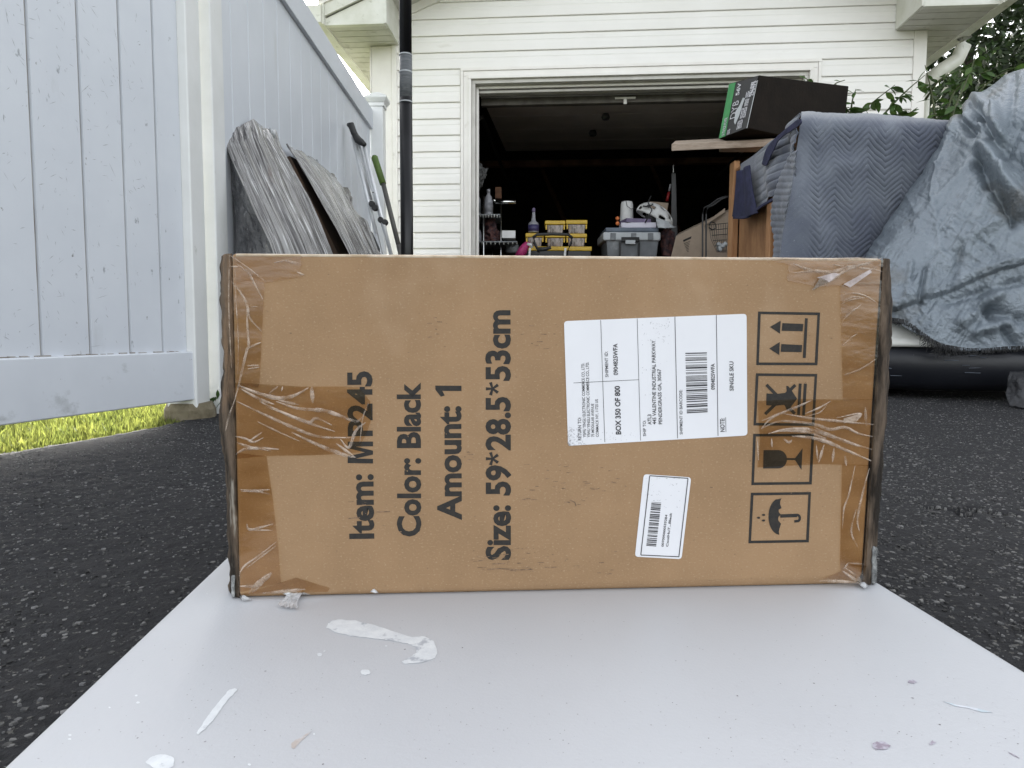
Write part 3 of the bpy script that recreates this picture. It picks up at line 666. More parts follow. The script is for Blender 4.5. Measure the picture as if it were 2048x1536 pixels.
# tall black pole
bpx = at(814, 508, y=3.02); PX = bpx[0]
BP = thing('tall_pole', 'tall black plastic pole with a grey taped band rising in front of the siding', 'pole', (PX, 3.02, 0))
MB().tube([(0, 0, 0), (0, 0, 1.28)], .0275, 24).obj('pole_shaft', BLACK_PLASTIC, BP, smooth=True)
MB().tube([(0, 0, 1.281), (0.004, 0, 2.9)], .0262, 24).obj('pole_shaft', BLACK_PLASTIC, BP, smooth=True)
zb0 = at(814, 203, y=3.0)[2]; zb1 = at(814, 108, y=3.0)[2]; zbm = at(814, 143, y=3.0)[2]
MB().tube([(0, 0, zb0), (0.001, 0, zb1)], .0272, 24).obj('tape_band', PIPEWRAP, BP, smooth=True)
for z in (zb0, zbm, zb1):
    MB().lathe([(.0276, 0), (.0286, .001), (.0286, .005), (.0276, .006)], (0, 0, z), 24).obj('band_ring', GREYLIGHT, BP, smooth=True)
MB().lathe([(.16, 0), (.16, .03), (.05, .06), (.04, .14)], (0, 0, 0.005), 20).obj('pole_base', BLACKMETAL, BP)

# ---------------------------------------------------------------- right side: workbench frame, blanket, box, plank
WB = thing('wooden_frame', 'raw pine and plywood cabinet frame under the quilted blanket', 'wooden frame', (1.9, 4.1, 0))
def stud(name, x0, y0, x1, y1, z0, z1, m=PINE): return MB().box((x0, y0, z0), (x1, y1, z1)).obj(name, m, WB, world=True, bevel=.004)
p = at(1462, 400, y=4.54); X0 = p[0]
stud('post', X0-.012, 4.46, X0+.026, 4.55, 0, 1.38)
stud('post', X0, 3.83, X0+.038, 3.90, 0, 1.12); stud('post', 2.40, 3.52, 2.44, 3.60, 0, 1.309); stud('post', 2.40, 4.46, 2.44, 4.55, 0, 1.38)
stud('side_panel', X0+.030, 3.605, X0+.042, 4.455, .05, 1.32, PLY)
stud('top_panel', X0, 3.51, 2.40, 4.56, 1.31, 1.33, PLY)
stud('top_block', X0-.10, 4.40, X0+.14, 4.50, 1.442, 1.485, GREYWOOD)
PL = at(1343, 298, y=4.45)
pk = MB().hexa([at(1343, 302, y=4.40), at(1560, 292, y=4.30), at(1560, 292, y=4.6)+np.array([0, 0, 0]), at(1350, 300, y=4.62), at(1343, 291, y=4.40)+np.array([0, 0, .008]), at(1560, 280, y=4.30)+np.array([0, 0, .008]), at(1560, 280, y=4.6)+np.array([0, 0, .03]), at(1350, 291, y=4.62)+np.array([0, 0, .03])])
tag(pk.obj('plank', GREYWOOD, bevel=.003), 'weathered wooden plank lying on the frame and sticking out under the black box', 'plank')
# black box
BX = thing('black_box', 'black cardboard box with green stripe lying on the plank above the blanket', 'cardboard box', at(1560, 285, y=4.4))
nT, nB = at(1519, 150, y=4.18), at(1494, 300, y=4.18); lT, lB = at(1458, 167, y=4.42), at(1437, 284, y=4.42); rT, rB = at(1698, 172, y=4.62), at(1684, 290, y=4.62)
bT = lT+rT-nT; bB = lB+rB-nB
nB[2] = lB[2] = rB[2] = bB[2] = 1.500
MB().hexa([lB, nB, rB, bB, lT, nT, rT, bT]).obj('carton', BLACKBOX, BX, world=True, bevel=.006)
def quadpt(s, t, off):   # s: left edge to near edge, t: bottom to top of the printed side
    P = (lB*(1-s)+nB*s)*(1-t)+(lT*(1-s)+nT*s)*t
    n = np.cross(nB-lB, lT-lB); n /= np.linalg.norm(n); n = n*np.sign(np.dot(n, CAM-P)); return P+n*off
def qpoly(pts, off): return [quadpt(s, t, off) for s, t in pts]
def flat(name, pts, m, parent, off=.003): return mo(name, qpoly(pts, off), [tuple(range(len(pts)))], m, parent, world=True)
flat('printed_side', [(.02, .01), (.97, .01), (.97, .985), (.02, .985)], BLACKPRINT, BX, .0015)
flat('green_stripe', [(.02, .01), (.25, .01), (.25, .985), (.02, .985)], GREEN, BX)
flat('silver_edge', [(.975, .0), (1.0, .0), (1.0, .9), (.975, .9)], GREYLIGHT, BX)

# ---------------------------------------------------------------- lettering
_G = {}
def text_mesh(s, bold=0.0, space=1.0):
    cu = bpy.data.curves.new('t', 'FONT'); cu.body = s; cu.size = 1; cu.offset = bold; cu.resolution_u = 3; cu.space_character = space
    o = bpy.data.objects.new('t', cu); COL.objects.link(o)
    me = bpy.data.meshes.new_from_object(o)
    V = np.array([v.co[:] for v in me.vertices]); F = [tuple(p.vertices) for p in me.polygons]
    bpy.data.objects.remove(o); bpy.data.curves.remove(cu); bpy.data.meshes.remove(me)
    return V, F
def text_h(bold):
    if bold not in _G: V, F = text_mesh('H', bold); _G[bold] = (V[:, 1].min(), V[:, 1].max())
    return _G[bold]
def text_on(s, base0, base1, cap, P, m, parent, bold=0.0, name='lettering', space=1.0):
    """base0/base1 pixel ends of the baseline, cap = cap height in pixels, P(u, v) maps pixels to the surface"""
    V, F = text_mesh(s, bold, space); y0, y1 = text_h(bold)
    x0, x1 = V[:, 0].min(), V[:, 0].max(); a = np.array(base0, float); b = np.array(base1, float); d = b-a; L = np.hypot(*d); up = np.array([d[1], -d[0]])/L
    pts = []
    for x, y, z in V:
        q = a+d*(x-x0)/(x1-x0)+up*cap*(y-y0)/(y1-y0); pts.append(P(q[0], q[1]))
    return mo(name, pts, F, m, parent, world=True)
def boxside_text(s, s0, t0, t1, width, m, bold=.02):
    V, F = text_mesh(s, bold); x0, x1 = V[:, 0].min(), V[:, 0].max(); h = text_h(bold)
    pts = [quadpt(s0-(y-h[0])/(h[1]-h[0])*width, t0+(x-x0)/(x1-x0)*(t1-t0), .004) for x, y, z in V]
    mo('lettering', pts, F, m, BX, world=True)
boxside_text('OUTDOOR POWER', .21, .03, .36, .10, PRINTW)
boxside_text('56V', .46, .72, .95, .12, PRINTW, .04); boxside_text('DYB', .50, .30, .62, .20, PRINTW, 0)
boxside_text('234/676', .97, .62, .90, .16, PRINTW, .04)
for (s0, s1, t0, t1) in ((.72, .86, .46, .60), (.62, .80, .05, .22), (.66, .86, .24, .44), (.30, .40, .02, .12), (.80, .90, .78, .90), (.70, .90, .62, .74)):
    for j in range(4):
        u0 = s0+(s1-s0)*j/4; flat('print_block', [(u0, t0), (u0+(s1-s0)/4*.6, t0), (u0+(s1-s0)/4*.6, t1-random.random()*.04), (u0, t1)], PRINTW, BX, .0035)
flat('printed_tool', [(.48, .22), (.54, .16), (.62, .30), (.66, .48), (.70, .62), (.62, .64), (.55, .50), (.46, .42)], GREYLIGHT, BX, .0045)

# quilted blanket -------------------------------------------------
BK = thing('moving_blanket', 'blue quilted moving blanket with zigzag stitching draped over the wooden frame', 'blanket', (1.9, 4.0, 0))
def quilt(U, V, s, t):
    a = (U-1600)/68.0+.12*vn(U/60, V/60, 3); tri = np.abs((a % 1)-.5)*2
    q = (V+tri*36+11*vn(U/50, V/50, 8)+5*vn(U/18, V/25, 38))/12.5; fr = q % 1
    st = np.exp(-((np.minimum(fr, 1-fr))/.16)**2)
    amp = np.clip((V-245)/25, .2, 1)*(.8+.8*vn(U/45, V/45, 77))
    return -.0092*st*amp*np.clip((U-1612-.0*V)/14, .15, 1) + .018*fbm(U/60, V/110, 4, 3) + .010*np.sin((U+.25*V)/45.)*np.clip((V-300)/200, 0, 1) + .01*np.exp(-(((U-1690)/45)**2+((V-330)/18)**2))
drape('front_face', [[(1600, 232, 3.610), (1680, 232, 3.610), (1780, 238, 3.630), (1900, 244, 3.650), (2020, 250, 3.670)],
                     [(1603, 225, 3.60), (1680, 227, 3.60), (1780, 233, 3.62), (1900, 240, 3.510), (2020, 247, 3.530)],
                     [(1601, 240, 3.410), (1680, 242, 3.410), (1780, 247, 3.430), (1900, 252, 3.450), (2020, 258, 3.480)],
                     [(1592, 310, 3.390), (1672, 310, 3.390), (1775, 312, 3.410), (1900, 316, 3.430), (2020, 320, 3.480)],
                     [(1580, 400, 3.370), (1664, 400, 3.380), (1770, 402, 3.390), (1900, 405, 3.410), (2020, 408, 3.450)],
                     [(1562, 500, 3.350), (1655, 500, 3.360), (1765, 502, 3.380), (1900, 505, 3.390), (2020, 508, 3.430)],
                     [(1550, 620, 3.330), (1650, 620, 3.350), (1760, 622, 3.370), (1900, 625, 3.390), (2020, 628, 3.430)]], 290, 290, BLANKET, BK, quilt, .006)
def quilt2(U, V, s, t):
    q = (V*.8+U*.55)/13.; fr = q % 1; st = np.exp(-((np.minimum(fr, 1-fr))/.18)**2)
    k = np.clip((.8-s)*4, .0, 1); return (-.007*st+.030*fbm(U/26, V/60, 24, 3))*k+.024*np.sin(s*13+2.5*t)*np.clip(t*2, 0, 1)*k-.02*(1-k)
drape('side_flap', [[(1604, 226, 3.354), (1585, 242, 3.467), (1560, 266, 3.629), (1530, 290, 3.844), (1505, 308, 4.044), (1476, 328, 4.303)],
                    [(1601, 252, 3.371), (1584, 270, 3.473), (1560, 292, 3.629), (1532, 312, 3.829), (1500, 332, 4.086), (1474, 350, 4.322)],
                    [(1596, 300, 3.401), (1580, 310, 3.498), (1558, 326, 3.643), (1530, 345, 3.844), (1500, 362, 4.086), (1471, 380, 4.352)],
                    [(1588, 350, 3.449), (1572, 355, 3.549), (1550, 362, 3.698), (1525, 376, 3.882), (1496, 396, 4.121), (1468, 410, 4.381)],
                    [(1580, 392, 3.498), (1566, 392, 3.589), (1546, 394, 3.726), (1522, 408, 3.906), (1495, 428, 4.130), (1467, 430, 4.391)]], 120, 150, BLANKET, BK, quilt2, .006)
drape('corner_fold', [[(1596, 300, 3.329), (1588, 305, 3.376), (1578, 312, 3.437)], [(1584, 370, 3.400), (1566, 375, 3.513), (1552, 380, 3.606)],
                      [(1572, 430, 3.475), (1554, 436, 3.593), (1542, 440, 3.676)], [(1562, 490, 3.539), (1552, 490, 3.606), (1548, 492, 3.634)],
                      [(1552, 600, 3.606), (1545, 600, 3.655), (1540, 600, 3.690)]], 100, 40, BLANKET, BK,
      lambda U, V, s, t: -.006*np.exp(-((np.minimum((V/13.) % 1, 1-(V/13.) % 1))/.2)**2)+.015*fbm(U/20, V/50, 5, 3), .006)
drape('lining', [[(1602, 238, 3.294), (1594, 240, 3.341), (1586, 246, 3.388)], [(1600, 250, 3.306), (1572, 262, 3.475), (1560, 268, 3.553)],
                 [(1562, 276, 3.539), (1552, 284, 3.606), (1545, 282, 3.655)], [(1548, 300, 3.634), (1540, 305, 3.690), (1532, 300, 3.748)],
                 [(1534, 330, 3.734), (1530, 332, 3.763), (1524, 328, 3.808)]], 40, 14, NAVY, BK, None, .004)
drape('lining', [[(1500, 330, 4.000), (1486, 338, 4.122), (1476, 342, 4.213)], [(1505, 375, 3.959), (1488, 380, 4.104), (1473, 382, 4.241)],
                 [(1512, 410, 3.902), (1490, 415, 4.086), (1470, 412, 4.269)], [(1516, 426, 3.870), (1492, 434, 4.069), (1467, 433, 4.298)]], 40, 30, NAVY, BK,
      lambda U, V, s, t: .012*np.sin(s*7), .004)
drape('hem_tape', [[(1546, 396, 3.648), (1522, 410, 3.824), (1495, 430, 4.043), (1467, 432, 4.298)], [(1546, 402, 3.648), (1522, 416, 3.824), (1495, 436, 4.043), (1467, 438, 4.298)]], 4, 40, NAVY, BK, None, .008)

# ---------------------------------------------------------------- tarp covered car
CAR = thing('covered_car', 'white car with black lower bumper parked under the tarp at the right', 'car', (2.9, 3.4, 0))
pts = [(1.58, 4.3), (1.50, 3.6), (1.46, 3.15), (1.50, 2.98), (1.60, 2.88), (1.80, 2.80), (2.3, 2.74), (3.4, 2.74)]
def loft(prof, name, m, path=pts, smooth=True):
    P = cr(np.array(path, float), 60); T = np.gradient(P, axis=0); T /= np.linalg.norm(T, axis=1, keepdims=True)
    N = np.stack([-T[:, 1], T[:, 0]], 1)     # inward
    V = []
    for off, z in prof:
        for i in range(len(P)): V.append((P[i, 0]+N[i, 0]*off, P[i, 1]+N[i, 1]*off, z))
    return mo(name, V, gridF(len(prof), len(P)), m, CAR, smooth, True)
loft([(.30, .040), (.10, .038), (.05, .050), (.022, .075), (.006, .11), (.0, .145), (.002, .18), (.010, .205), (.03, .218), (.06, .222)], 'lower_bumper', CARBLACK)
loft([(.05, .2225), (.022, .2235), (.016, .235), (.045, .28), (.08, .34), (.13, .38), (.24, .44)], 'fender', CARWHITE)
MB().box((2.35, 3.3, .42), (3.5, 4.3, .95)).obj('body_shell', CARWHITE, CAR, world=True, bevel=.1)
for (x, y) in ((1.72, 3.25), (3.2, 3.25)):
    wv = MB().lathe([(.08, 0), (.22, .0), (.27, .03), (.28, .08), (.27, .16), (.22, .19), (.08, .19)], (x, y, .28), 28, (1, 0, 0)).obj('wheel', TYRE, CAR, world=True, smooth=True)
MB().box((1.62, 2.98, .045), (3.4, 3.6, .06)).obj('underbody', CARBLACK, CAR, world=True)
sb = MB(); r5 = random.Random(6)
for k in range(26):
    x = r5.uniform(1.58, 2.3); z = r5.uniform(.09, .19); yb = float(np.interp(x, [1.60, 1.80, 2.3], [2.88, 2.80, 2.74]))-.006; l = r5.uniform(.01, .07); sl = -.12
    sb.tube([(x, yb, z), (x+l, yb+sl*l-.001, z+r5.uniform(-.004, .004))], r5.uniform(.0008, .0022), 4)
sb.obj('bumper_scratches', mat('scratch_grey', (.13, .15, .18), .6, (.06, .07, .09), vs=30), CAR, world=True)['kind'] = 'stuff'
T_ = thing('tarp', 'silvery blue weathered tarp draped over the car with frayed lower edge', 'tarp', (2.3, 3.0, 0))
rngt = np.random.default_rng(5); segs = []
for i in range(46):    # long soft folds fanning down from the peak
    u = rngt.uniform(1780, 2060); v = rngt.uniform(200, 640); a = math.atan2(v-60, u-2120)+rngt.normal(0, .12); L = rngt.uniform(70, 240)
    segs.append(((u, v), (u+L*math.cos(a), v+L*math.sin(a)), rngt.uniform(6, 16), rngt.uniform(-.014, .016)))
for i in range(120):   # sharper short creases
    u = rngt.uniform(1720, 2080); v = rngt.uniform(200, 690); a = rngt.choice([-.62, .95])+rngt.normal(0, .14); L = rngt.uniform(15, 80)
    segs.append(((u, v), (u+L*math.cos(a), v+L*math.sin(a)), rngt.uniform(1.8, 3.6), rngt.uniform(-.0045, .0045)))
segs += [((1905, 245), (1874, 330), 4, .012), ((1874, 330), (1868, 400), 4, .012), ((1868, 400), (1880, 500), 7, .008),
         ((1945, 205), (1985, 270), 9, -.05), ((1990, 215), (2002, 275), 8, .04), ((1948, 200), (1990, 262), 14, .04), ((1925, 232), (1965, 250), 8, .03), ((1960, 215), (1942, 262), 7, -.04), ((1915, 220), (1932, 262), 8, -.04),
         ((1970, 300), (2048, 425), 16, .07), ((1955, 320), (2030, 440), 13, -.055), ((2000, 290), (2070, 360), 15, -.03),
         ((1850, 540), (1838, 600), 6, -.018), ((1822, 530), (1812, 590), 6, .014), ((1862, 545), (1850, 600), 6, .014),
         ((1930, 640), (2000, 585), 16, .035), ((1960, 660), (2030, 640), 12, .03), ((1900, 600), (2050, 560), 9, -.02), ((1985, 618), (2040, 690), 9, -.03),
         ((2030, 160), (2020, 260), 9, -.015), ((2040, 420), (1930, 480), 12, .02), ((2048, 640), (1960, 610), 12, -.03)]
def dt(U, V, s, t):
    Z = ridges(segs)(U, V, s, t)
    # upper sheet overlapping the lower one along a long crease
    L = 618-(U-1780)*.36+6*vn(U/40, V*0, 3); st = np.clip((V-L)/5, 0, 1); Z += -.028*st*st*(3-2*st)
    Z += .010*np.exp(-((V-L+10)/9)**2)
    w_ = np.abs(vn(U/11+V/23, V/14-U/31, 7))+np.abs(vn(U/17-V/13, V/19+U/15, 17)); a1 = U*.86+V*.5; a2 = -U*.5+V*.86
    m1 = np.clip(.5+1.6*fbm(U/70, V/70, 41, 2), 0, 1)
    Z += .0032*w_+.02*fbm(U/120, V/120, 21, 2)
    Z += .011*m1*(np.abs(vn(a1/8, a2/55, 51))+np.abs(vn(a1/60, a2/9, 61)))+.005*(1-m1)*np.abs(vn(a1/30, a2/14, 71))
    g = np.exp(-((U-1960)/90)**2-((V-520)/110)**2)
    Z += .0022*g*(np.sign(np.sin((U*.85+V*.5)/3.2))*.5+np.sign(np.sin((-U*.4+V*.9)/3.2))*.5)
    return Z
drape('tarp_sheet', [[(2010, 168, 4.1), (2000, 160, 3.6), (2025, 148, 3.35), (2045, 142, 3.25), (2075, 139, 3.15), (2140, 136, 3.1), (2330, 130, 3.1), (2650, 120, 3.1)],
      [(1960, 240, 4.0), (1912, 222, 3.5), (1945, 222, 3.25), (1990, 220, 3.08), (2040, 220, 2.98), (2110, 220, 2.9), (2320, 220, 2.85), (2650, 220, 2.85)],
      [(1930, 310, 4.0), (1876, 292, 3.45), (1912, 298, 3.18), (1960, 300, 3.02), (2020, 303, 2.92), (2095, 305, 2.83), (2310, 305, 2.78), (2650, 305, 2.78)],
      [(1880, 395, 3.9), (1822, 376, 3.4), (1864, 385, 3.12), (1920, 390, 2.97), (1990, 390, 2.87), (2078, 390, 2.80), (2300, 390, 2.75), (2650, 390, 2.75)],
      [(1830, 465, 3.8), (1772, 452, 3.32), (1820, 460, 3.05), (1885, 468, 2.92), (1960, 470, 2.83), (2058, 478, 2.76), (2300, 480, 2.72), (2650, 480, 2.72)],
      [(1790, 545, 3.7), (1722, 532, 3.26), (1775, 537, 2.98), (1850, 545, 2.88), (1932, 550, 2.80), (2040, 560, 2.74), (2300, 565, 2.7), (2650, 565, 2.7)],
      [(1760, 610, 3.6), (1700, 598, 3.2), (1768, 600, 2.92), (1838, 615, 2.82), (1922, 630, 2.76), (2030, 640, 2.72), (2300, 640, 2.68), (2650, 640, 2.68)],
      [(1760, 660, 3.6), (1700, 640, 3.16), (1778, 640, 2.88), (1846, 668, 2.79), (1915, 696, 2.74), (2000, 700, 2.72), (2300, 690, 2.68), (2650, 690, 2.68)]], 270, 330, TARP, T_, dt, .0025)
fr = MB(); rf = np.random.default_rng(9)
hem = cr(np.array([(1780, 640), (1812, 646), (1846, 670), (1880, 690), (1915, 698), (1960, 702), (2010, 698), (2060, 696)], float), 420)
for (u, v) in hem:
    if rf.random() < .45: continue
    dn = 9 if u < 1840 else 22*math.exp(-((u-1875)/40)**2)+9
    yb = np.interp(u, [1780, 1846, 1915, 2060], [2.86, 2.77, 2.72, 2.70])
    for k in range(2):
        a = rf.uniform(-.9, .9); L = dn*rf.uniform(.3, 1.1); u0 = u+rf.uniform(-2, 2)
        P = [at(u0, v-5, y=yb), at(u0+a*L*.5, v+L*.5, y=yb-.01+rf.uniform(-.01, .01)), at(u0+a*L*1.0+rf.uniform(-6, 6), v+L*rf.uniform(.5, 1), y=yb-.01+rf.uniform(-.015, .015))]
        fr.tube(P, .0011, 3, cap=False)
o = fr.obj('frayed_threads', RUBBER, T_, world=True); o['kind'] = 'stuff'
NAVYTAIL = mat('grey_tarp_underside', (.04, .042, .046), .45, (.012, .012, .014), vs=20, bump=.6)
dr = [[(2022, 745, 2.66), (2060, 740, 2.6), (2140, 740, 2.6)], [(2012, 785, 2.63), (2060, 780, 2.56), (2140, 775, 2.55)], [(2020, 812, 2.58), (2060, 816, 2.52), (2140, 822, 2.5)]]
drape('tarp_tail', dr, 30, 40, NAVYTAIL, T_, lambda U, V, s, t: .02*fbm(U/20, V/20, 2, 3), .003)

# ---------------------------------------------------------------- plants and tree on the right
def leaf_mesh(L=1.0, W=.42):
    V = []; F = []
    prof = [(0, 0), (.18, .55), (.4, 1), (.62, .9), (.82, .5), (1, 0)]
    for x, wv in prof:
        V += [(x*L, -wv*W/2, .10*abs(wv)*W-.16*x*x*L), (x*L, 0, -.16*x*x*L), (x*L, wv*W/2, .10*abs(wv)*W-.16*x*x*L)]
    for i in range(len(prof)-1):
        a = i*3; F += [(a, a+1, a+4, a+3), (a+1, a+2, a+5, a+4)]
    return V, F
LV, LF = leaf_mesh()
def leafdata(m):
    me = bpy.data.meshes.new('leaf'); me.from_pydata(LV, [], LF); me.materials.append(m); me.polygons.foreach_set('use_smooth', [True]*len(me.polygons)); return me
LM, LM2 = leafdata(LEAF), leafdata(LEAF_L)
rl = random.Random(4)
def plant(label, base, stems, size, nl, light=.3, group='vine shoots beside the garage corner'):
    P = thing('climbing_shoot', label, 'plant', base, 0, group)
    for st in stems:
        C = cr(np.array([at(u, v, y=yy) for u, v, yy in st]), 16)
        MB().tube(C.tolist(), list(np.linspace(.008, .0025, 16)), 5).obj('stem', STEM, P, world=True, smooth=True)
        for k in range(nl):
            i = rl.uniform(2, 15); p = C[int(i)]
            o = bpy.data.objects.new('leaf', LM2 if rl.random() < light else LM); COL.objects.link(o); o.parent = P
            o.location = Vector(p)-Vector(base); sd = 1 if k % 2 else -1
            o.rotation_euler = (rl.uniform(-.9, .9), rl.uniform(-.5, .9), rl.choice([0, math.pi])+rl.uniform(-1.1, 1.1))
            s_ = size*rl.uniform(.55, 1.2); o.scale = (s_, s_, s_)
b = tuple(at(1720, 300, y=4.75)*np.array([1, 1, 0]))
plant('leafy green shoot rising behind the blanket against the siding', b, [[(1700, 260, 4.8), (1720, 226, 4.75), (1745, 205, 4.75), (1790, 170, 4.7)], [(1740, 262, 4.8), (1780, 215, 4.75), (1815, 180, 4.7), (1850, 150, 4.7)],
      [(1690, 262, 4.8), (1700, 230, 4.75), (1680, 205, 4.7), (1650, 182, 4.7)], [(1760, 262, 4.8), (1800, 240, 4.75), (1835, 215, 4.7)]], .095, 22)
b = tuple(at(1640, 300, y=4.9)*np.array([1, 1, 0]))
plant('small sprig of leaves poking up behind the black box', b, [[(1620, 240, 4.95), (1625, 190, 4.9), (1618, 165, 4.9), (1612, 156, 4.9)], [(1650, 240, 4.95), (1655, 200, 4.9), (1668, 170, 4.9), (1690, 160, 4.9)], [(1700, 240, 4.95), (1705, 200, 4.9), (1712, 178, 4.9)]], .075, 8)
b = tuple(at(1900, 300, y=4.4)*np.array([1, 1, 0]))
plant('broad leaved shoot between the garage corner and the tarp', b, [[(1900, 300, 4.4), (1905, 230, 4.4), (1925, 180, 4.4), (1945, 130, 4.4), (1960, 80, 4.4)], [(1880, 300, 4.5), (1870, 230, 4.5), (1862, 180, 4.5), (1850, 130, 4.5)],
      [(1930, 300, 4.4), (1950, 200, 4.4), (1985, 160, 4.4), (2040, 130, 4.3)], [(1880, 280, 4.5), (1905, 190, 4.5), (1935, 160, 4.5), (1980, 140, 4.4)], [(1860, 300, 4.5), (1880, 240, 4.5), (1920, 215, 4.5)],
      [(1850, 200, 4.6), (1880, 160, 4.5), (1920, 140, 4.5), (1960, 120, 4.4)]], .10, 17, .35)
def tree(name, label, base, h, centers, N, ls, seed, mat_=CROWN):
    rg = np.random.default_rng(seed); T = thing(name, label, 'tree', base)
    bx, by, _ = base
    MB().tube([(0, 0, -.05), (.05, .03, h*.3), (-.05, .05, h*.55), (0.1, 0, h*.8)], [.19, .15, .11, .05], 10).obj('trunk', BARK, T, smooth=True)
    for c in centers[::2]:
        MB().tube([(0, 0, h*.35), ((c[0]-bx)*.5, (c[1]-by)*.5, (h*.35+c[2])*.5+.2), (c[0]-bx, c[1]-by, c[2])], [.07, .045, .015], 6).obj('limb', BARK, T, smooth=True)
    V = np.empty((N, 4, 3)); ci = rg.integers(0, len(centers), N); C = np.array(centers)[ci]
    d = rg.standard_normal((N, 3)); d /= np.linalg.norm(d, axis=1, keepdims=True); r = C[:, 3]*rg.random(N)**.45
    # clumps
    P = C[:, :3]+d*r[:, None]*np.array([1, 1, .8]); nz = fbm(P[:, 0]*1.7+P[:, 2]*.6, P[:, 1]*1.7+P[:, 2]*1.3, seed, 3); keep = nz > -.12; P = P[keep]; N = len(P)
    a = rg.standard_normal((N, 3)); a /= np.linalg.norm(a, axis=1, keepdims=True); b_ = np.cross(a, rg.standard_normal((N, 3))); b_ /= np.linalg.norm(b_, axis=1, keepdims=True)
    s = ls*rg.uniform(.6, 1.3, N)[:, None]
    V = np.stack([P-a*s, P-b_*s*.42, P+a*s, P+b_*s*.42], 1)-np.array(base)
    F = (np.arange(N)[:, None]*4+np.arange(4)).tolist()
    mo('crown', V.reshape(-1, 3), F, mat_, T, kind=None)
tree('broadleaf_tree', 'dark leafy tree behind the garage at the right edge', (6.6, 10.2, 0), 6.5,
     [(6.4, 10, 4.6, 1.5), (7.6, 9.8, 5.2, 1.6), (5.6, 10.2, 3.2, 1.1), (6.6, 9.6, 3.0, 1.2), (8.0, 10.0, 3.4, 1.5), (7.0, 10.5, 6.3, 1.6), (5.6, 10.8, 5.4, 1.1), (7.2, 9.4, 1.9, 1.3), (5.7, 10, 1.6, 1.1)], 42000, .075, 21)
tree('broadleaf_tree', 'lower dark green tree standing just beyond the covered car', (4.6, 8.0, 0), 3.2,
     [(4.7, 8.0, 2.5, .75), (5.4, 8.1, 2.9, .7), (4.5, 8.4, 1.7, .8), (5.6, 8.2, 1.9, .9), (5.9, 8.0, 3.3, .6), (6.3, 8.3, 2.4, .8)], 17000, .055, 33)
# small weed at the gate post
b = (-.985, 2.225, 0)
wd = thing('weed', 'small green weed growing at the foot of the fence post', 'weed', b)
for k in range(14):
    o = bpy.data.objects.new('leaf', LM); COL.objects.link(o); o.parent = wd; o.location = (rl.uniform(-.02, .02), rl.uniform(-.02, .02), .005+k*.004)
    s_ = rl.uniform(.02, .045); o.scale = (s_, s_*.7, s_); o.rotation_euler = (rl.uniform(-.5, .5), rl.uniform(-1.3, -.3), rl.uniform(0, 6.28))

# ---------------------------------------------------------------- folding table lying on the driveway
TK = .004
def table_z(x): return .0561+TK*(x-.04)
TYAW = .068
TB = thing('folding_table', 'white plastic folding table with its legs folded lying on the driveway, paint smears on it', 'table', (.024, .60, 0), TYAW)
def round_rect(hx, hy, r, n=6):
    P = []
    for cx, cy, a0 in ((hx-r, hy-r, 0), (-hx+r, hy-r, 90), (-hx+r, -hy+r, 180), (hx-r, -hy+r, 270)):
        for i in range(n+1): a = R(a0+90*i/n); P.append((cx+r*math.cos(a), cy+r*math.sin(a)))
    return P
V = []; F = []; rings = []
for ins, dz in ((.02, -.036), (.004, -.035), (.0, -.030), (.0, -.010), (.0015, -.005), (.004, -.0018), (.008, -.0004), (.013, 0)):
    rings.append([(x, y, dz) for x, y in round_rect(.3025-ins, .61-ins, .035-ins*.9)])
n = len(rings[0])
for i, rg_ in enumerate(rings):
    V += rg_
    if i: F += [((i-1)*n+k, (i-1)*n+(k+1) % n, i*n+(k+1) % n, i*n+k) for k in range(n)]
F.append(tuple(range(n))[::-1]); F.append(tuple((len(rings)-1)*n+k for k in range(n)))
Mt = WORLDM[TB.name]
def tloc(V):   # add the tilt of the table top
    out = []
    for x, y, z in V:
        wx = (Mt @ Vector((x, y, 0))).x; out.append((x, y, z+table_z(wx)))
    return out
o = mo('tabletop', tloc(V), F, TABLE, TB, True); wn = o.modifiers.new('wn', 'WEIGHTED_NORMAL'); wn.keep_sharp = True; wn.mode = 'FACE_AREA'
for sy in (-1, 1):
    MB().tube([(-.22, sy*.50, .0095), (-.22, sy*.05, .0095), (.22, sy*.05, .0095), (.22, sy*.50, .0095)], .009, 8).obj('folded_leg', GREYLIGHT, TB)
    MB().box((-.25, sy*.50-.012, .001), (.25, sy*.50+.012, .019)).obj('leg_bracket', GREYLIGHT, TB)
NT = np.array([-TK, 0, 1.]); NT /= np.linalg.norm(NT)
def tp(u, v, off=0): return on_plane(u, v, [.04, .5, .0561+off], NT)
def smear(name, pts, m, off=.0004, jag=.8, sub=4):
    C = np.array(pts+[pts[0]], float); P = []
    for i in range(len(pts)):
        for k in range(sub):
            q = C[i]+(C[i+1]-C[i])*k/sub; P.append(q+np.random.uniform(-jag, jag, 2))
    c = np.mean(P, 0); top = [tp(u, v, off) for u, v in P]; bot = [tp(c[0]+(u-c[0])*1.0, c[1]+(v-c[1])*1.0, -.0005) for u, v in P]
    n = len(P); mo(name, top+bot, [tuple(range(n))]+[(i, (i+1) % n, n+(i+1) % n, n+i) for i in range(n)], m, TB, world=True)
def L1(pts): return [(x/2, 1180+y/2) for x, y in pts]
def L2(pts): return [(1024+x/2, 1100+y/2) for x, y in pts]
def ell(cx, cy, rx, ry, n=9, a=0): return [(cx+rx*math.cos(2*math.pi*i/n)*random.uniform(.8, 1.1), cy+ry*math.sin(2*math.pi*i/n)*random.uniform(.8, 1.1)) for i in range(n)]
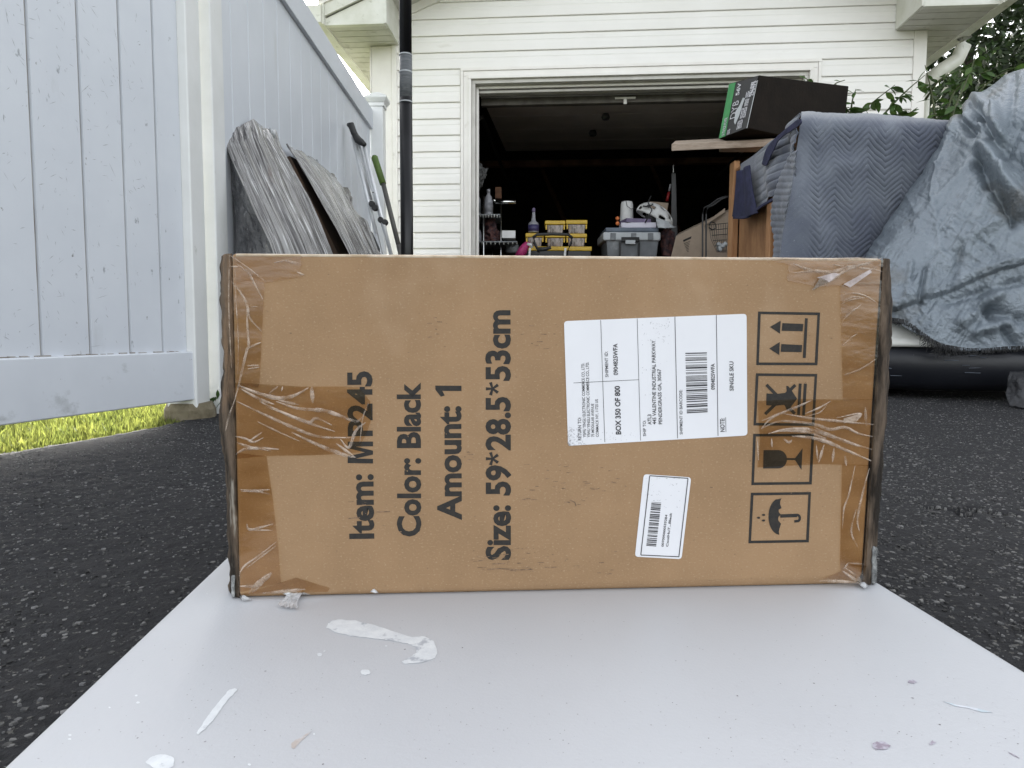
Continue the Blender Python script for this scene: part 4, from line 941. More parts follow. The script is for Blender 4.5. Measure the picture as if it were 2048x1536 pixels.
smear('paint_smear', L1([(1305, 150), (1315, 125), (1350, 118), (1420, 122), (1500, 140), (1570, 165), (1650, 188), (1700, 185), (1735, 205), (1750, 250), (1740, 272), (1690, 288), (1620, 295), (1605, 286), (1640, 268), (1668, 250), (1660, 225), (1630, 214), (1560, 202), (1480, 192), (1400, 182), (1340, 168)]), SMEAR)
smear('paint_smear', L1([(950, 397), (945, 405), (915, 435), (890, 465), (860, 510), (820, 555), (792, 578), (785, 572), (800, 550), (830, 505), (860, 465), (890, 430), (915, 400), (935, 393)]), SMEAR)
smear('paint_smear', L1(ell(645, 688, 62, 32, 12)), SMEAR); smear('paint_smear', L1(ell(1460, 328, 22, 12, 8)), SMEAR)
for (x, y, rx, ry) in ((1278, 258, 11, 7), (545, 422, 7, 4), (552, 450, 8, 5), (280, 580, 8, 4), (278, 596, 9, 4), (998, 698, 8, 5), (1256, 576, 5, 4), (438, 470, 5, 3), (1545, 224, 5, 3), (1298, 244, 5, 3)):
    smear('paint_drop', L1(ell(x, y, rx, ry, 7)), SMEAR, .0003, .3, 2)
SPOT = mat('purple_ink_spot', (.30, .25, .30), .5, (.50, .48, .54), vs=260, lo=.42, hi=.58)
SPOTB = mat('blue_grey_streak', (.52, .60, .64), .5, (.64, .66, .70), vs=200, lo=.45, hi=.55)
SPOTR = mat('rust_smear', (.50, .44, .40), .5, (.63, .63, .66), vs=150, lo=.45, hi=.6)
smear('ink_spot', L2(ell(1476, 782, 38, 17, 12)), SPOT); smear('ink_spot', L2(ell(1600, 526, 19, 7, 9)), SPOT); smear('ink_spot', L2([(1668, 776), (1680, 762), (1696, 768), (1688, 776), (1676, 780)]), SPOT, .0003, .5, 2)
smear('ink_streak', L2([(1725, 605), (1780, 618), (1840, 628), (1920, 648), (1880, 648), (1830, 634), (1770, 624)]), SPOTB, .0003, .5)
smear('ink_streak', L1([(1165, 615), (1180, 600), (1245, 566), (1190, 618), (1178, 634), (1166, 632)]), SPOTR, .0003, .6)
smear('ink_streak', L2([(1985, 808), (2010, 818), (2030, 832), (2005, 822)]), SPOT, .0003, .4, 2)
rsp = random.Random(12); sp = MB()
for k in range(620):   # specks of grit on the table top
    u = rsp.uniform(60, 2040); v = 1200+330*rsp.random()**.8
    P_ = tp(u, v); lp = WORLDM[TB.name].inverted() @ Vector(P_)
    if abs(lp.x) > .285: continue
    r_ = rsp.uniform(.00016, .00045)*(1 if rsp.random() < .93 else 1.8); n = 5
    V = [tuple(P_+np.array([r_*math.cos(2*math.pi*i/n)*rsp.uniform(.6, 1.3), r_*math.sin(2*math.pi*i/n)*rsp.uniform(.6, 1.3), .0001])) for i in range(n)]+[tuple(P_+np.array([0, 0, r_*.6]))]
    sp.add(V, [(i, (i+1) % n, n) for i in range(n)])
GRIT = mat('grit', (.20, .19, .19), .8, (.42, .41, .43), vs=60, lo=.42, hi=.58)
o = sp.obj('grit_specks', GRIT, TB, world=True); o['kind'] = 'stuff'

# ---------------------------------------------------------------- the cardboard box
BYAW = .0515; BC = np.array([.0412, .5627, 0]); BN = np.array([math.sin(BYAW), -math.cos(BYAW), 0]); BD = np.array([math.cos(BYAW), math.sin(BYAW), 0])
def bp(u, v, off=0): return on_plane(u, v, BC+BN*off, BN)
CB = thing('cardboard_box', 'large brown taped carton with printed text and shipping labels standing on the white table', 'cardboard box', (float(BC[0]), float(BC[1]), 0.0561), BYAW)
cTL, cTR, cBR, cBL = bp(462, 507), bp(1766, 517), bp(1724, 1173), bp(478, 1197)
cBL[2] = table_z(cBL[0])+.0002; cBR[2] = table_z(cBR[0])+.0002
crL, crR = bp(477, 1186), bp(1726, 1148)
back = -BN*.575; dn = -BN
fr_ = [cTL, cTR, crR, cBR+dn*.006, cBL+dn*.002, crL]
bk = [cTL+back, cTR+back, crR+back, cBR+back, cBL+back, crL+back]
bk[3] = bk[3]*1.0; bk[3][2] = cBR[2]; bk[4][2] = cBL[2]
MB().add(fr_+bk, [(0, 1, 2, 5), (5, 2, 3, 4), (6, 11, 8, 7), (11, 10, 9, 8), (0, 6, 7, 1), (4, 3, 9, 10), (1, 7, 8, 2), (2, 8, 9, 3), (0, 5, 11, 6), (5, 4, 10, 11)]).obj('carton', KRAFT, CB, world=True, bevel=.0028, seg=3)
EDGE = mat('edge_highlight_paint', (.66, .56, .44), .6, (.46, .34, .22), vs=40, lo=.35, hi=.55)  # pale colour painted as the highlight on the carton's upper edge
MB().tube([cTL-BN*.001+np.array([.004, 0, -.0012]), (cTL+cTR)/2-BN*.001+np.array([0, 0, -.0011]), cTR-BN*.001+np.array([-.004, 0, -.0012])], .0013, 8).obj('edge_highlight', EDGE, CB, world=True, smooth=True)  # thin added tube, the bright rim light along the top front edge
# crushed, film-wrapped short sides
def side(name, prof, cu, cd, sgn):
    vs_ = [p[0] for p in prof]; us = [p[1] for p in prof]; nt_, nd_ = 120, 46; W = np.empty((nt_, nd_, 3))
    for i in range(nt_):
        t = i/(nt_-1); e = cu*(1-t)+cd*t; v = vs_[0]+(vs_[-1]-vs_[0])*t
        if t > .985: v = vs_[-1]
        yy = e[1]+.028; target = at(np.interp(v, vs_, us), v, y=yy)[0]
        for j in range(nd_):
            d = (j/(nd_-1))**1.6; dist = d*.56
            rise = min(1, (dist/.026)**.55); fall = min(1, (1-d)*5)
            amt = (abs(target-e[0])+.001)*rise*fall + (.0035*float(fbm(t*16, dist*26, 3 if sgn < 0 else 8, 4))+.003*abs(float(vn(t*40, dist*60, 5))))*rise*fall
            W[i, j] = e - BN*dist*1.0 + BD*sgn*amt
        W[i, :, 2] = np.maximum(W[i, :, 2], table_z(float(W[i, 0, 0]))+.0008)
    ss, tt = np.meshgrid(np.linspace(0, 1, nd_), np.linspace(0, 1, nt_))
    o = mo(name, W.reshape(-1, 3), gridF(nt_, nd_), GREY_CARD, CB, True, True)
    s_ = o.modifiers.new('thickness', 'SOLIDIFY'); s_.thickness = .0012
side('crushed_side', [(507, 453), (560, 450), (640, 452), (700, 455), (770, 452), (820, 447), (900, 450), (960, 457), (1040, 463), (1100, 465), (1197, 468)], cTL, cBL, -1)
side('crushed_side', [(517, 1769), (560, 1775), (615, 1780), (690, 1777), (785, 1771), (850, 1768), (990, 1758), (1060, 1750), (1100, 1748), (1175, 1740)], cTR, cBR, 1)
# crumpled foam and film at the lower corners
def crumple(name, u0, v0, u1, v1, y, dep, m, seed, n=26):
    V = []
    for i in range(n):
        for j in range(10):
            t = i/(n-1); a = 2*math.pi*j/10; u = (u0+u1)/2; v = v0+(v1-v0)*t
            ru = (u1-u0)/2*(.75+.5*float(vn(t*7+seed, j*.9, seed)))*(1 if .03 < t < .97 else .6)
            p_ = at(u+ru*math.cos(a), v, y=y+dep*math.sin(a)*(1+.6*float(vn(t*9, j, seed+2)))); p_[2] = max(p_[2], table_z(p_[0])+.001); V.append(p_)
    F = [(i*10+j, i*10+(j+1) % 10, (i+1)*10+(j+1) % 10, (i+1)*10+j) for i in range(n-1) for j in range(10)]+[tuple(range(10)), tuple((n-1)*10+j for j in range(10))[::-1]]
    return mo(name, V, F, m, CB, True, True)
FOAM = mat('crumpled_grey_film', (.34, .35, .34), .25, (.14, .145, .145), vs=50, bump=1, bs=120, bumpdist=.006, coat=.7, spots=[((.62, .64, .64), 60, .60, .66, (1, 1, .3))])
crumple('film_bunch', 1737, 1092, 1757, 1178, cBR[1]+.012, .010, FOAM, 3)
crumple('film_bunch', 461, 1150, 474, 1202, cBL[1]+.006, .006, FOAM, 5)
# loose ribbed film tab sticking out under the lower edge
tabm = film_mat('ribbed_film', (.74, .75, .76), .8, .2, 60); tb_ = []
for i in range(15):
    for j in range(15):
        s_, t_ = i/14, j/14
        u = (575+28*s_)+(-16+10*s_)*t_*1.0+4*math.sin(t_*5+s_); v = 1188+(30+5*s_-8*(s_-.5)**2)*t_
        p_ = tp(u, v); p_[2] += .0012+.0016*(math.sin(s_*26)*.5+.5)*(t_)+.004*(1-t_)**2+.0008*random.random(); tb_.append(p_)
o = mo('film_tab', tb_, gridF(15, 15), tabm, CB, True, True)
for (a, b_, c_) in (((560, 1192), (600, 1188), (576, 1199)), ((598, 1196), (640, 1190), (612, 1187)), ((604, 1187), (625, 1186), (612, 1194)), ((736, 1190), (760, 1188), (752, 1194)), ((478, 1196), (505, 1202), (486, 1206)), ((1712, 1172), (1738, 1176), (1728, 1184))):
    V = [tp(*a), tp(*b_), tp(*c_)]; V = [p_+np.array([0, 0, .001+.003*random.random()]) for p_ in V]
    V.append(np.mean(V, 0)+np.array([0, -.002, .004])); mo('film_scrap', V, [(0, 1, 3), (1, 2, 3), (2, 0, 3), (0, 2, 1)], tabm, CB, True, True)

def flatpoly(name, pts, m, off, parent=CB, ):
    return mo(name, [bp(u, v, off) for u, v in pts], [tuple(range(len(pts)))], m, parent, world=True)
def strokes(name, segs, m, off, parent=CB):
    """list of (polyline, width px) drawn flat on the face, one mesh"""
    b = MB()
    for pl, wd in segs:
        P = np.array(pl, float)
        for i in range(len(P)-1):
            d = P[i+1]-P[i]; L = np.hypot(*d); d = d/L; n_ = np.array([-d[1], d[0]])*wd/2; e = d*wd/2*0
            q = [P[i]-e+n_, P[i+1]+e+n_, P[i+1]+e-n_, P[i]-e-n_]; b.add([bp(*x, off) for x in q], [(0, 1, 2, 3)])
    return b.obj(name, m, parent, world=True)
TX = .00025
def T1(s, a, b, cap, bold=.034): return text_on(s, a, b, cap, lambda u, v: bp(u, v, TX), INK, CB, bold, 'printed_line')
def q3(x, y): return (680+x*.35153, 600+y*.35153)
T1('Item:', q3(195, 1358), q3(190, 990), 50); T1('P245', q3(186.5, 774), q3(183, 405), 50); T1('Color: Black', (842.3, 1073), (841.5, 765), 48)
T1('Amount:', (923.8, 1040), (922.5, 812), 49)
T1('Size: 59', q3(972, 1480), q3(972, 940), 50); T1('28.5', q3(972, 856), q3(971, 551), 50); T1('53cm', q3(971, 460), q3(970, 58), 50)
b_ = MB()
def blob(pts, k): b_.add([bp(*q3(*p), TX+.00003*k) for p in pts], [tuple(range(len(pts)))])
blob([(188, 930), (44, 928), (44, 889), (142, 867), (44, 843), (44, 806), (188, 805), (188, 832), (90, 834), (188, 857), (188, 879), (90, 902), (188, 904)], 0)
blob([(542, 487), (691, 488), (691, 518), (582, 517), (596, 543), (574, 550), (543, 511)], 0)
for cx, cy in ((868, 505), (868, 903)):
    for k in range(5):
        a_ = math.pi+2*math.pi*k/5; d_ = np.array([math.cos(a_), math.sin(a_)]); n_ = np.array([-d_[1], d_[0]]); c_ = np.array([cx, cy])
        blob([tuple(c_-n_*5), tuple(c_+d_*38-n_*9), tuple(c_+d_*38+n_*9), tuple(c_+n_*5)], k)
b_.obj('printed_characters', INK, CB, world=True)['kind'] = 'stuff'
# handling marks
def c6(pts): return [(1480+x*.24096, 490+y*.24096) for x, y in pts]
def c7(pts): return [(1480+x*.24749, 840+y*.24749) for x, y in pts]
def frame(pts, wd):
    c = np.mean(pts, 0); q = [tuple(np.array(p)) for p in pts]; inn = []
    for p in pts:
        d = np.sign(np.array(p)-c); inn.append(tuple(np.array(p)-d*wd))
    P_ = q+inn; return P_, [(i, (i+1) % 4, 4+(i+1) % 4, 4+i) for i in range(4)]
def icon(name, outer, polys, wd=5.3):
    b = MB(); P_, F_ = frame(outer, wd); b.add([bp(u, v, TX) for u, v in P_], F_)
    for i, pl in enumerate(polys): b.add([bp(u, v, TX+.00004*(i+1)) for u, v in pl], [tuple(range(len(pl)))])
    return b.obj(name, INK, CB, world=True)
icon('handling_mark', c6([(150, 552), (665, 560), (643, 998), (135, 997)]),
     [c6([(248, 680), (338, 628), (332, 736)]), c6([(352, 648), (526, 655), (520, 716), (346, 712)]), c6([(243, 860), (330, 805), (326, 913)]), c6([(343, 822), (516, 830), (512, 889), (339, 886)]), c6([(540, 607), (563, 609), (546, 938), (522, 936)])])
def bar(a, b, w_):
    a = np.array(a, float); b = np.array(b, float); d = (b-a)/np.hypot(*(b-a)); n_ = np.array([-d[1], d[0]])*w_/2
    return [tuple(a+n_), tuple(b+n_), tuple(b-n_), tuple(a-n_)]
icon('handling_mark', c6([(132, 1065), (641, 1070), (618, 1502), (112, 1498)]),
     [c6([(220, 1232), (300, 1236), (388, 1226), (385, 1168), (402, 1172), (430, 1208), (474, 1276), (432, 1332), (392, 1378), (370, 1326), (300, 1334), (218, 1330)]),
      c6(bar((220, 1160), (455, 1400), 26)), c6(bar((460, 1162), (208, 1404), 26)), c6(bar((500, 1150), (486, 1410), 24)), c6(bar((543, 1150), (528, 1414), 24))])
g7 = [(187, 392), (190, 243), (310, 243)]+[(310+70*math.sin(R(a)), 317-74*math.cos(R(a))) for a in range(15, 180, 15)]+[(310, 391)]
icon('handling_mark', c7([(107, 112), (600, 110), (580, 521), (92, 526)]), [c7(g7), c7([(375, 308), (452, 308), (452, 324), (375, 324)]), c7([(440, 316), (506, 228), (497, 404)])])
um = [(335, 632), (310, 640)]+[(322-92*math.sin(R(a)), 780-148*math.cos(R(a))) for a in range(20, 165, 12)]+[(318, 928), (314, 905), (318, 880), (332, 838), (312, 815), (308, 800), (312, 782), (330, 765), (314, 745), (312, 725), (336, 712), (324, 680), (326, 655)]
hk = [(325, 762), (465, 757)]+[(462+32*math.cos(R(a)), 793+36*math.sin(R(a))) for a in range(-80, 95, 25)]+[(440, 829), (438, 810), (462, 806)]+[(462+12*math.cos(R(a)), 793+16*math.sin(R(a))) for a in range(70, -95, -30)]+[(460, 785), (325, 790)]
def drop(cx, cy): return [(cx-16, cy), (cx-4, cy-8), (cx+10, cy-7), (cx+14, cy), (cx+10, cy+7), (cx-4, cy+8)]
icon('handling_mark', c7([(88, 588), (574, 582), (556, 989), (68, 997)]), [c7(um), c7(hk), c7(drop(190, 767)), c7(drop(150, 790)), c7(drop(190, 812))])
# labels
def rr(pts, r=7, n=4):
    P_ = []; m = len(pts)
    for i in range(m):
        a, b_, c_ = np.array(pts[i-1], float), np.array(pts[i], float), np.array(pts[(i+1) % m], float)
        d1_ = (a-b_)/np.hypot(*(a-b_)); d2_ = (c_-b_)/np.hypot(*(c_-b_))
        for k in range(n+1):
            t = k/n; P_.append(tuple(b_+d1_*r*(1-t)**2+d2_*r*t**2))
    return P_
def label(name, pts, lab):
    P_ = rr(pts); n = len(P_)
    o = mo(name, [bp(u, v, .0005) for u, v in P_]+[bp(u, v, -.0001) for u, v in P_], [tuple(range(n))]+[(i, (i+1) % n, n+(i+1) % n, n+i) for i in range(n)], LABEL, CB, world=True)
    o['label'] = lab; return o
def k4(p): return (1110+p[0]*.19531, 610+p[1]*.19531)
def k5(p): return (1250+p[0]*.13021, 930+p[1]*.13021)
SL1 = label('shipping_label', [k4(p) for p in ((92, 165), (1962, 90), (1970, 1336), (134, 1442))], 'large white shipping label with address, box count and barcode')
SL2 = label('barcode_label', [k5(p) for p in ((288, 140), (1017, 190), (868, 1446), (152, 1408))], 'small white framed barcode label')
strokes('ruled_lines', [([k4(a), k4(b)], w_) for a, b, w_ in (((468, 155), (510, 1405), .9), ((842, 138), (876, 1388), .9), ((1228, 120), (1255, 1365), 1.2), ((1652, 100), (1670, 1340), 1.2), ((190, 798), (857, 765), .9), ((1751, 1300), (1748, 1150), .9))], LABEL_INK, .00075, SL1)
def TL(s, a, b, cap, bold=.01): return text_on(s, k4(a), k4(b), cap*.19531, lambda u, v: bp(u, v, .00075), LABEL_INK, SL1, bold, 'printed_line')
for args in (('RETURN TO:', (270, 1385), (268, 1150), 34), ('YIWU YINGLI ELECTRONIC COMMERCE CO., LTD.', (318, 1355), (300, 595), 30), ('YIWU YINGLI ELECTRONIC COMMERCE CO., LTD.', (362, 1355), (345, 585), 30),
             ('75 MODULAR AVENUE', (402, 1350), (398, 1010), 28), ('COMMACK NY, 11725 US', (448, 1350), (440, 965), 28), ('BOX 350 OF 800', (678, 1325), (665, 828), 55, .03), ('SHIPMENT ID:', (548, 738), (540, 475), 32),
             ('0904825WFA', (645, 718), (640, 395), 45, .02), ('SHIP TO:', (932, 1343), (930, 1180), 30), ('ATL3', (988, 1225), (986, 1120), 38, .02), ('445 VALENTINE INDUSTRIAL PARKWAY', (1037, 1222), (1028, 362), 38, .015),
             ('PENDERGRASS GA, 30567', (1098, 1220), (1085, 655), 36, .015), ('SHIPMENT ID BARCODE:', (1308, 1325), (1303, 868), 30), ('0904825WFA', (1637, 868), (1635, 600), 38, .02), ('NOTE:', (1738, 1298), (1735, 1158), 45, .02), ('SINGLE SKU', (1830, 878), (1828, 578), 42, .02)):
    TL(*args)
def barcode(tl, tr, bl, br, k, n, seed, parent):
    """bars stacked from top to bottom between the corners given in crop units"""
    r_ = random.Random(seed); b = MB(); ws = [r_.choice([1, 1, 2, 3]) for _ in range(n)]; tot = sum(ws); p_ = 0
    tl, tr, bl, br = map(np.array, (tl, tr, bl, br))
    for i, w_ in enumerate(ws):
        a0, a1 = p_/tot, (p_+w_*.95)/tot; p_ += w_
        if i % 2: continue
        q = [tl+(bl-tl)*a0, tr+(br-tr)*a0, tr+(br-tr)*a1, tl+(bl-tl)*a1]; b.add([bp(*k(x), .00075) for x in q], [(0, 1, 2, 3)])
    b.obj('barcode', LABEL_INK, parent, world=True)
barcode((1335, 490), (1555, 485), (1350, 1110), (1563, 1098), k4, 65, 5, SL1)
fp = [(380, 165), (968, 205), (828, 1410), (243, 1383)]
strokes('ruled_lines', [([k5(fp[i]), k5(fp[(i+1) % 4])], 1.7) for i in range(4)], LABEL_INK, .00075, SL2)
barcode((408, 568), (556, 578), (328, 1240), (478, 1252), k5, 59, 8, SL2)
text_on('0070050005332B4', k5((592, 1258)), k5((652, 765)), 34*.13021, lambda u, v: bp(u, v, .00075), LABEL_INK, SL2, .02, 'printed_line')
text_on('CoolHuT...Black', k5((664, 1258)), k5((722, 735)), 36*.13021, lambda u, v: bp(u, v, .00075), LABEL_INK, SL2, .02, 'printed_line')
# clear packing tape
def tape(pts, off=.0010, jag=None, wav=0.0):
    C = list(pts)
    if jag:
        out = []
        for i in range(len(C)):
            a, b_ = np.array(C[i], float), np.array(C[(i+1) % len(C)], float); out.append(tuple(a))
            if i in jag:
                m_ = int(np.hypot(*(b_-a))/5)
                for k in range(1, m_): q = a+(b_-a)*k/m_; out.append((q[0]+random.uniform(-5, 5), q[1]+random.uniform(-1.5, 1.5)))
        C = out
    return flatpoly('packing_tape', C, TAPE, off)
tape([(466, 512), (600, 509), (606, 553), (528, 566), (466, 570)], .0010, jag={1})
tape([(465, 512), (529, 564), (519, 767), (516, 775), (470, 775)], .0012)
tape([(470, 765), (520, 768), (600, 773), (690, 773), (718, 775), (740, 802), (744, 835), (735, 862), (722, 888), (722, 905), (640, 910), (534, 912), (470, 918)], .0014)
tape([(471, 905), (533, 912), (546, 1000), (556, 1090), (562, 1166), (478, 1185)], .0012)
tape([(592, 1155), (660, 1176), (655, 1184), (560, 1186), (478, 1190), (540, 1172)], .0010)
tape([(1577, 528), (1600, 524), (1762, 522), (1760, 568), (1680, 572), (1640, 574), (1577, 562)], .0012, jag={6})
tape([(1680, 570), (1763, 560), (1753, 800), (1686, 800)], .0010)
tape([(1515, 802), (1600, 798), (1752, 799), (1744, 932), (1640, 928), (1515, 935), (1520, 880)], .0014)
tape([(1684, 929), (1744, 930), (1732, 1135), (1680, 1128)], .0010)
tape([(1680, 1128), (1733, 1132), (1728, 1160), (1645, 1158), (1682, 1142)], .0012)
tape([(1540, 521), (1768, 520), (1766, 534), (1600, 534)], .0016)
# creases in the tape: raised ridges
def crease(pts, wd, name='tape_crease'):
    P = cr(np.array(pts, float), max(6, len(pts)*5)); n = len(P); V = []; d = np.gradient(P, axis=0); L = np.hypot(d[:, 0], d[:, 1])[:, None]+1e-6; d = d/L
    for i in range(n):
        w_ = wd*.5*(.35+.9*math.sin(math.pi*min(.999, max(.001, i/(n-1))))*(1+.5*float(vn(i*.9, wd, 3)))); q = P[i]; m_ = np.array([-d[i, 1], d[i, 0]])
        V += [bp(*(q+m_*w_), .0015), bp(*(q+m_*w_*.3), .0015+w_*.00042*.9), bp(*(q-m_*w_*.4), .0015+w_*.00042*.6), bp(*(q-m_*w_), .0015)]
    return V, [(i*4+j, i*4+j+1, i*4+j+5, i*4+j+4) for i in range(n-1) for j in range(3)]
CR = []
def q1(p): return (440+p[0]*.20833, 490+p[1]*.20833)
def q2(p): return (440+p[0]*.27996, 800+p[1]*.27996)
for pl, w_ in (([(90, 95), (200, 170), (310, 250), (440, 350)], 2.2), ([(160, 180), (270, 265), (330, 370), (410, 520)], 3.6), ([(110, 350), (200, 460), (260, 570), (285, 700), (400, 830)], 4.2), ([(260, 570), (262, 760), (275, 960), (255, 1020), (190, 1300), (130, 1530)], 4.5),
               ([(260, 1000), (330, 960), (395, 935)], 3.4), ([(260, 1160), (380, 1155)], 3), ([(265, 1190), (380, 1172)], 2.6), ([(145, 230), (155, 560), (175, 900), (170, 1240)], 1.6), ([(300, 590), (360, 590)], 2), ([(90, 95), (85, 600), (110, 1180)], 2.0),
               ([(180, 1350), (360, 1420), (560, 1470), (700, 1450), (850, 1370)], 7), ([(200, 1380), (380, 1480), (520, 1530)], 5), ([(470, 1425), (560, 1355)], 3.4), ([(590, 1405), (603, 1355)], 2.4), ([(880, 1360), (890, 1520)], 7), ([(560, 1490), (760, 1535)], 4), ([(90, 205), (180, 210)], 3), ([(620, 150), (770, 180)], 4), ([(520, 170), (700, 130)], 2.5), ([(740, 260), (810, 290)], 3)):
    CR.append(crease([q1(p) for p in pl], w_))
for pl, w_ in (([(120, 10), (330, 110), (520, 195), (700, 260), (930, 270)], 5), ([(280, 10), (450, 90), (620, 160), (820, 225)], 5), ([(400, 10), (560, 60), (760, 80), (960, 150), (1010, 130)], 6), ([(330, 50), (560, 130), (640, 160), (690, 130), (800, 180)], 5), ([(270, 155), (400, 220), (570, 295)], 3),
               ([(510, 230), (700, 320), (880, 390), (970, 410)], 6), ([(860, 280), (920, 340), (970, 220), (1040, 160)], 5), ([(830, 310), (960, 405)], 4), ([(110, 260), (180, 275), (240, 300), (310, 270)], 4), ([(200, 300), (300, 230)], 3), ([(110, 390), (180, 350), (300, 345), (420, 352)], 5),
               ([(110, 300), (200, 330), (360, 365)], 3.5), ([(140, 640), (260, 648), (355, 640)], 4), ([(150, 652), (270, 655), (355, 672)], 3), ([(190, 885), (220, 925), (380, 885)], 4), ([(230, 930), (380, 930)], 2.4), ([(400, 1015), (280, 1110), (170, 1190), (135, 1260)], 3.4), ([(400, 1040), (190, 1200)], 2.2),
               ([(370, 1235), (280, 1310), (210, 1385)], 10), ([(300, 1380), (480, 1365), (610, 1352)], 6), ([(140, 1330), (280, 1330)], 4), ([(1000, 300), (1020, 130), (1060, 20)], 2.2), ([(100, 10), (60, 130), (40, 220)], 3)):
    CR.append(crease([q2(p) for p in pl], w_))
for pl, w_ in (([(840, 410), (960, 400), (1060, 430), (1135, 480)], 2.4), ([(850, 470), (940, 430), (1040, 440)], 2.6), ([(840, 490), (920, 455), (1010, 440)], 1.8), ([(850, 630), (920, 560), (1010, 490)], 2.2), ([(860, 600), (930, 540), (990, 520)], 1.6), ([(855, 830), (920, 770), (975, 735)], 2.2), ([(880, 800), (930, 790)], 1.4),
               ([(860, 1080), (1000, 1030), (1130, 945)], 2.8), ([(600, 370), (760, 290), (900, 200), (1180, 110)], 5.0), ([(440, 150), (560, 200), (760, 225), (900, 180), (1100, 150)], 6), ([(450, 230), (640, 215), (790, 240)], 4), ([(850, 340), (980, 260), (1180, 160)], 4), ([(760, 160), (900, 180), (1090, 200), (1180, 220)], 3),
               ([(0, 105), (300, 110), (700, 115), (1150, 100)], 3.5), ([(180, 1460), (330, 1400), (480, 1340), (590, 1290)], 4), ([(180, 1520), (260, 1440), (420, 1360)], 3), ([(360, 1400), (600, 1440), (860, 1465), (1110, 1490)], 4), ([(540, 1400), (660, 1350), (755, 1295)], 3), ([(560, 1420), (660, 1390), (720, 1330)], 2), ([(1040, 1350), (1050, 1500)], 5), ([(800, 1435), (1000, 1400), (960, 1470)], 3)):
    CR.append(crease(c6(pl), w_))
for pl, w_ in (([(230, 110), (380, 75), (560, 80), (760, 140), (900, 190), (1070, 240)], 6), ([(170, 70), (330, 10), (600, 35), (720, 75), (850, 60), (960, 110), (1075, 135)], 5), ([(420, 130), (560, 140), (700, 175), (850, 240), (1060, 330)], 6), ([(300, 90), (520, 95), (700, 150)], 4), ([(350, 150), (395, 180), (420, 160)], 4), ([(600, 60), (760, 130), (980, 210)], 3),
               ([(680, 200), (635, 345)], 4), ([(615, 200), (630, 330)], 3), ([(760, 230), (748, 340)], 4), ([(930, 370), (880, 600), (840, 720), (828, 880)], 3), ([(1045, 390), (990, 600), (950, 800), (965, 900)], 3.5), ([(940, 720), (900, 900), (950, 1025)], 3), ([(850, 290), (860, 370)], 4), ([(640, 1300), (800, 1305), (980, 1320)], 6), ([(830, 1220), (900, 1270), (980, 1310)], 5),
               ([(850, 1195), (940, 1260), (990, 1310)], 4), ([(880, 1150), (840, 1200)], 3), ([(880, 1155), (1000, 1165)], 2.4), ([(860, 1240), (950, 1320)], 3), ([(255, 150), (260, 220)], 3), ([(140, 150), (150, 330)], 3)):
    CR.append(crease(c7(pl), w_))
for V, F in CR: mo('tape_crease', V, F, WRINKLE, CB, True, True)
PINKF = film_mat('folded_tape_flap', (.60, .52, .52), .85, .3, 60); DKF = film_mat('lifted_tape_end', (.20, .15, .11), .9, .4, 60)
flatpoly('tape_flap', c6([(860, 325), (1080, 205), (1095, 225), (915, 352)]), PINKF, .0030); flatpoly('tape_flap', c6([(600, 378), (665, 268), (735, 300)]), DKF, .0030)
flatpoly('tape_flap', c6([(640, 270), (780, 230), (830, 240), (740, 310)]), PINKF, .0024)
flatpoly('tape_flap', q_ := c6([(860, 1440), (1015, 1395), (980, 1455), (860, 1480)]), WRINKLE, .0026)
# scuffs and dirt dashes on the cardboard
rs = random.Random(3); sg = []
for (u0, u1, v0, v1, n_) in ((1040, 1170, 928, 1010, 26), (930, 1060, 1095, 1145, 30), (1060, 1240, 1100, 1150, 18), (1040, 1110, 640, 700, 8), (690, 760, 1000, 1040, 6), (850, 880, 630, 680, 8), (930, 950, 900, 925, 6), (1180, 1260, 930, 990, 10), (520, 1700, 540, 1160, 60)):
    for _ in range(n_):
        u = rs.uniform(u0, u1); v = rs.uniform(v0, v1); L = rs.uniform(1.5, 13)*(1 if n_ < 60 else .4); sg.append(([(u, v), (u+L, v+rs.uniform(-1, 1))], rs.uniform(.5, 1.6)))
SCUFF = mat('dirt_scuff', (.13, .085, .055), .9, (.28, .18, .11), vs=300, lo=.4, hi=.6)
o = strokes('dirt_scuffs', sg, SCUFF, .0003); o['kind'] = 'stuff'
for pl in ([(975, 1139), (1000, 1137), (1040, 1140), (1062, 1138)], [(985, 1128), (1010, 1127)], [(697, 1037), (720, 1035)], [(752, 1024), (780, 1023)], [(1140, 1000), (1150, 1005), (1152, 1012)]):
    strokes('dirt_mark', [(pl, 1.8)], SCUFF, .00035)
# creased grime on the shipping label corner
gm = []
for _ in range(90):
    x = 135+rs.random()**2*190; y = 1430-rs.random()**1.4*180; gm.append(([k4((x, y)), k4((x+rs.uniform(-18, 18), y+rs.uniform(-22, 22)))], rs.uniform(.4, 1.1)))
for _ in range(70):
    x = rs.uniform(890, 1180); y = rs.uniform(150, 420) if rs.random() < .7 else rs.uniform(560, 960); gm.append(([k4((x, y)), k4((x+rs.uniform(-14, 14), y+rs.uniform(-16, 16)))], rs.uniform(.3, .9)))
for _ in range(40):
    x = rs.uniform(380, 900); y = rs.uniform(1290, 1390); gm.append(([k4((x, y)), k4((x+rs.uniform(-14, 14), y+rs.uniform(-5, 5)))], rs.uniform(.3, .8)))
GRIME = mat('label_grime', (.22, .22, .23), .7, (.55, .55, .57), vs=400, lo=.4, hi=.6)
o = strokes('label_grime', gm, GRIME, .00062, SL1); o['kind'] = 'stuff'
gm = []
for _ in range(60):
    x = rs.uniform(300, 860); y = rs.choice([210, 300, 410, 460, 540, 640])+rs.uniform(-14, 14); gm.append(([k5((x, y)), k5((x+rs.uniform(-24, 24), y+rs.uniform(-8, 8)))], rs.uniform(.3, .9)))
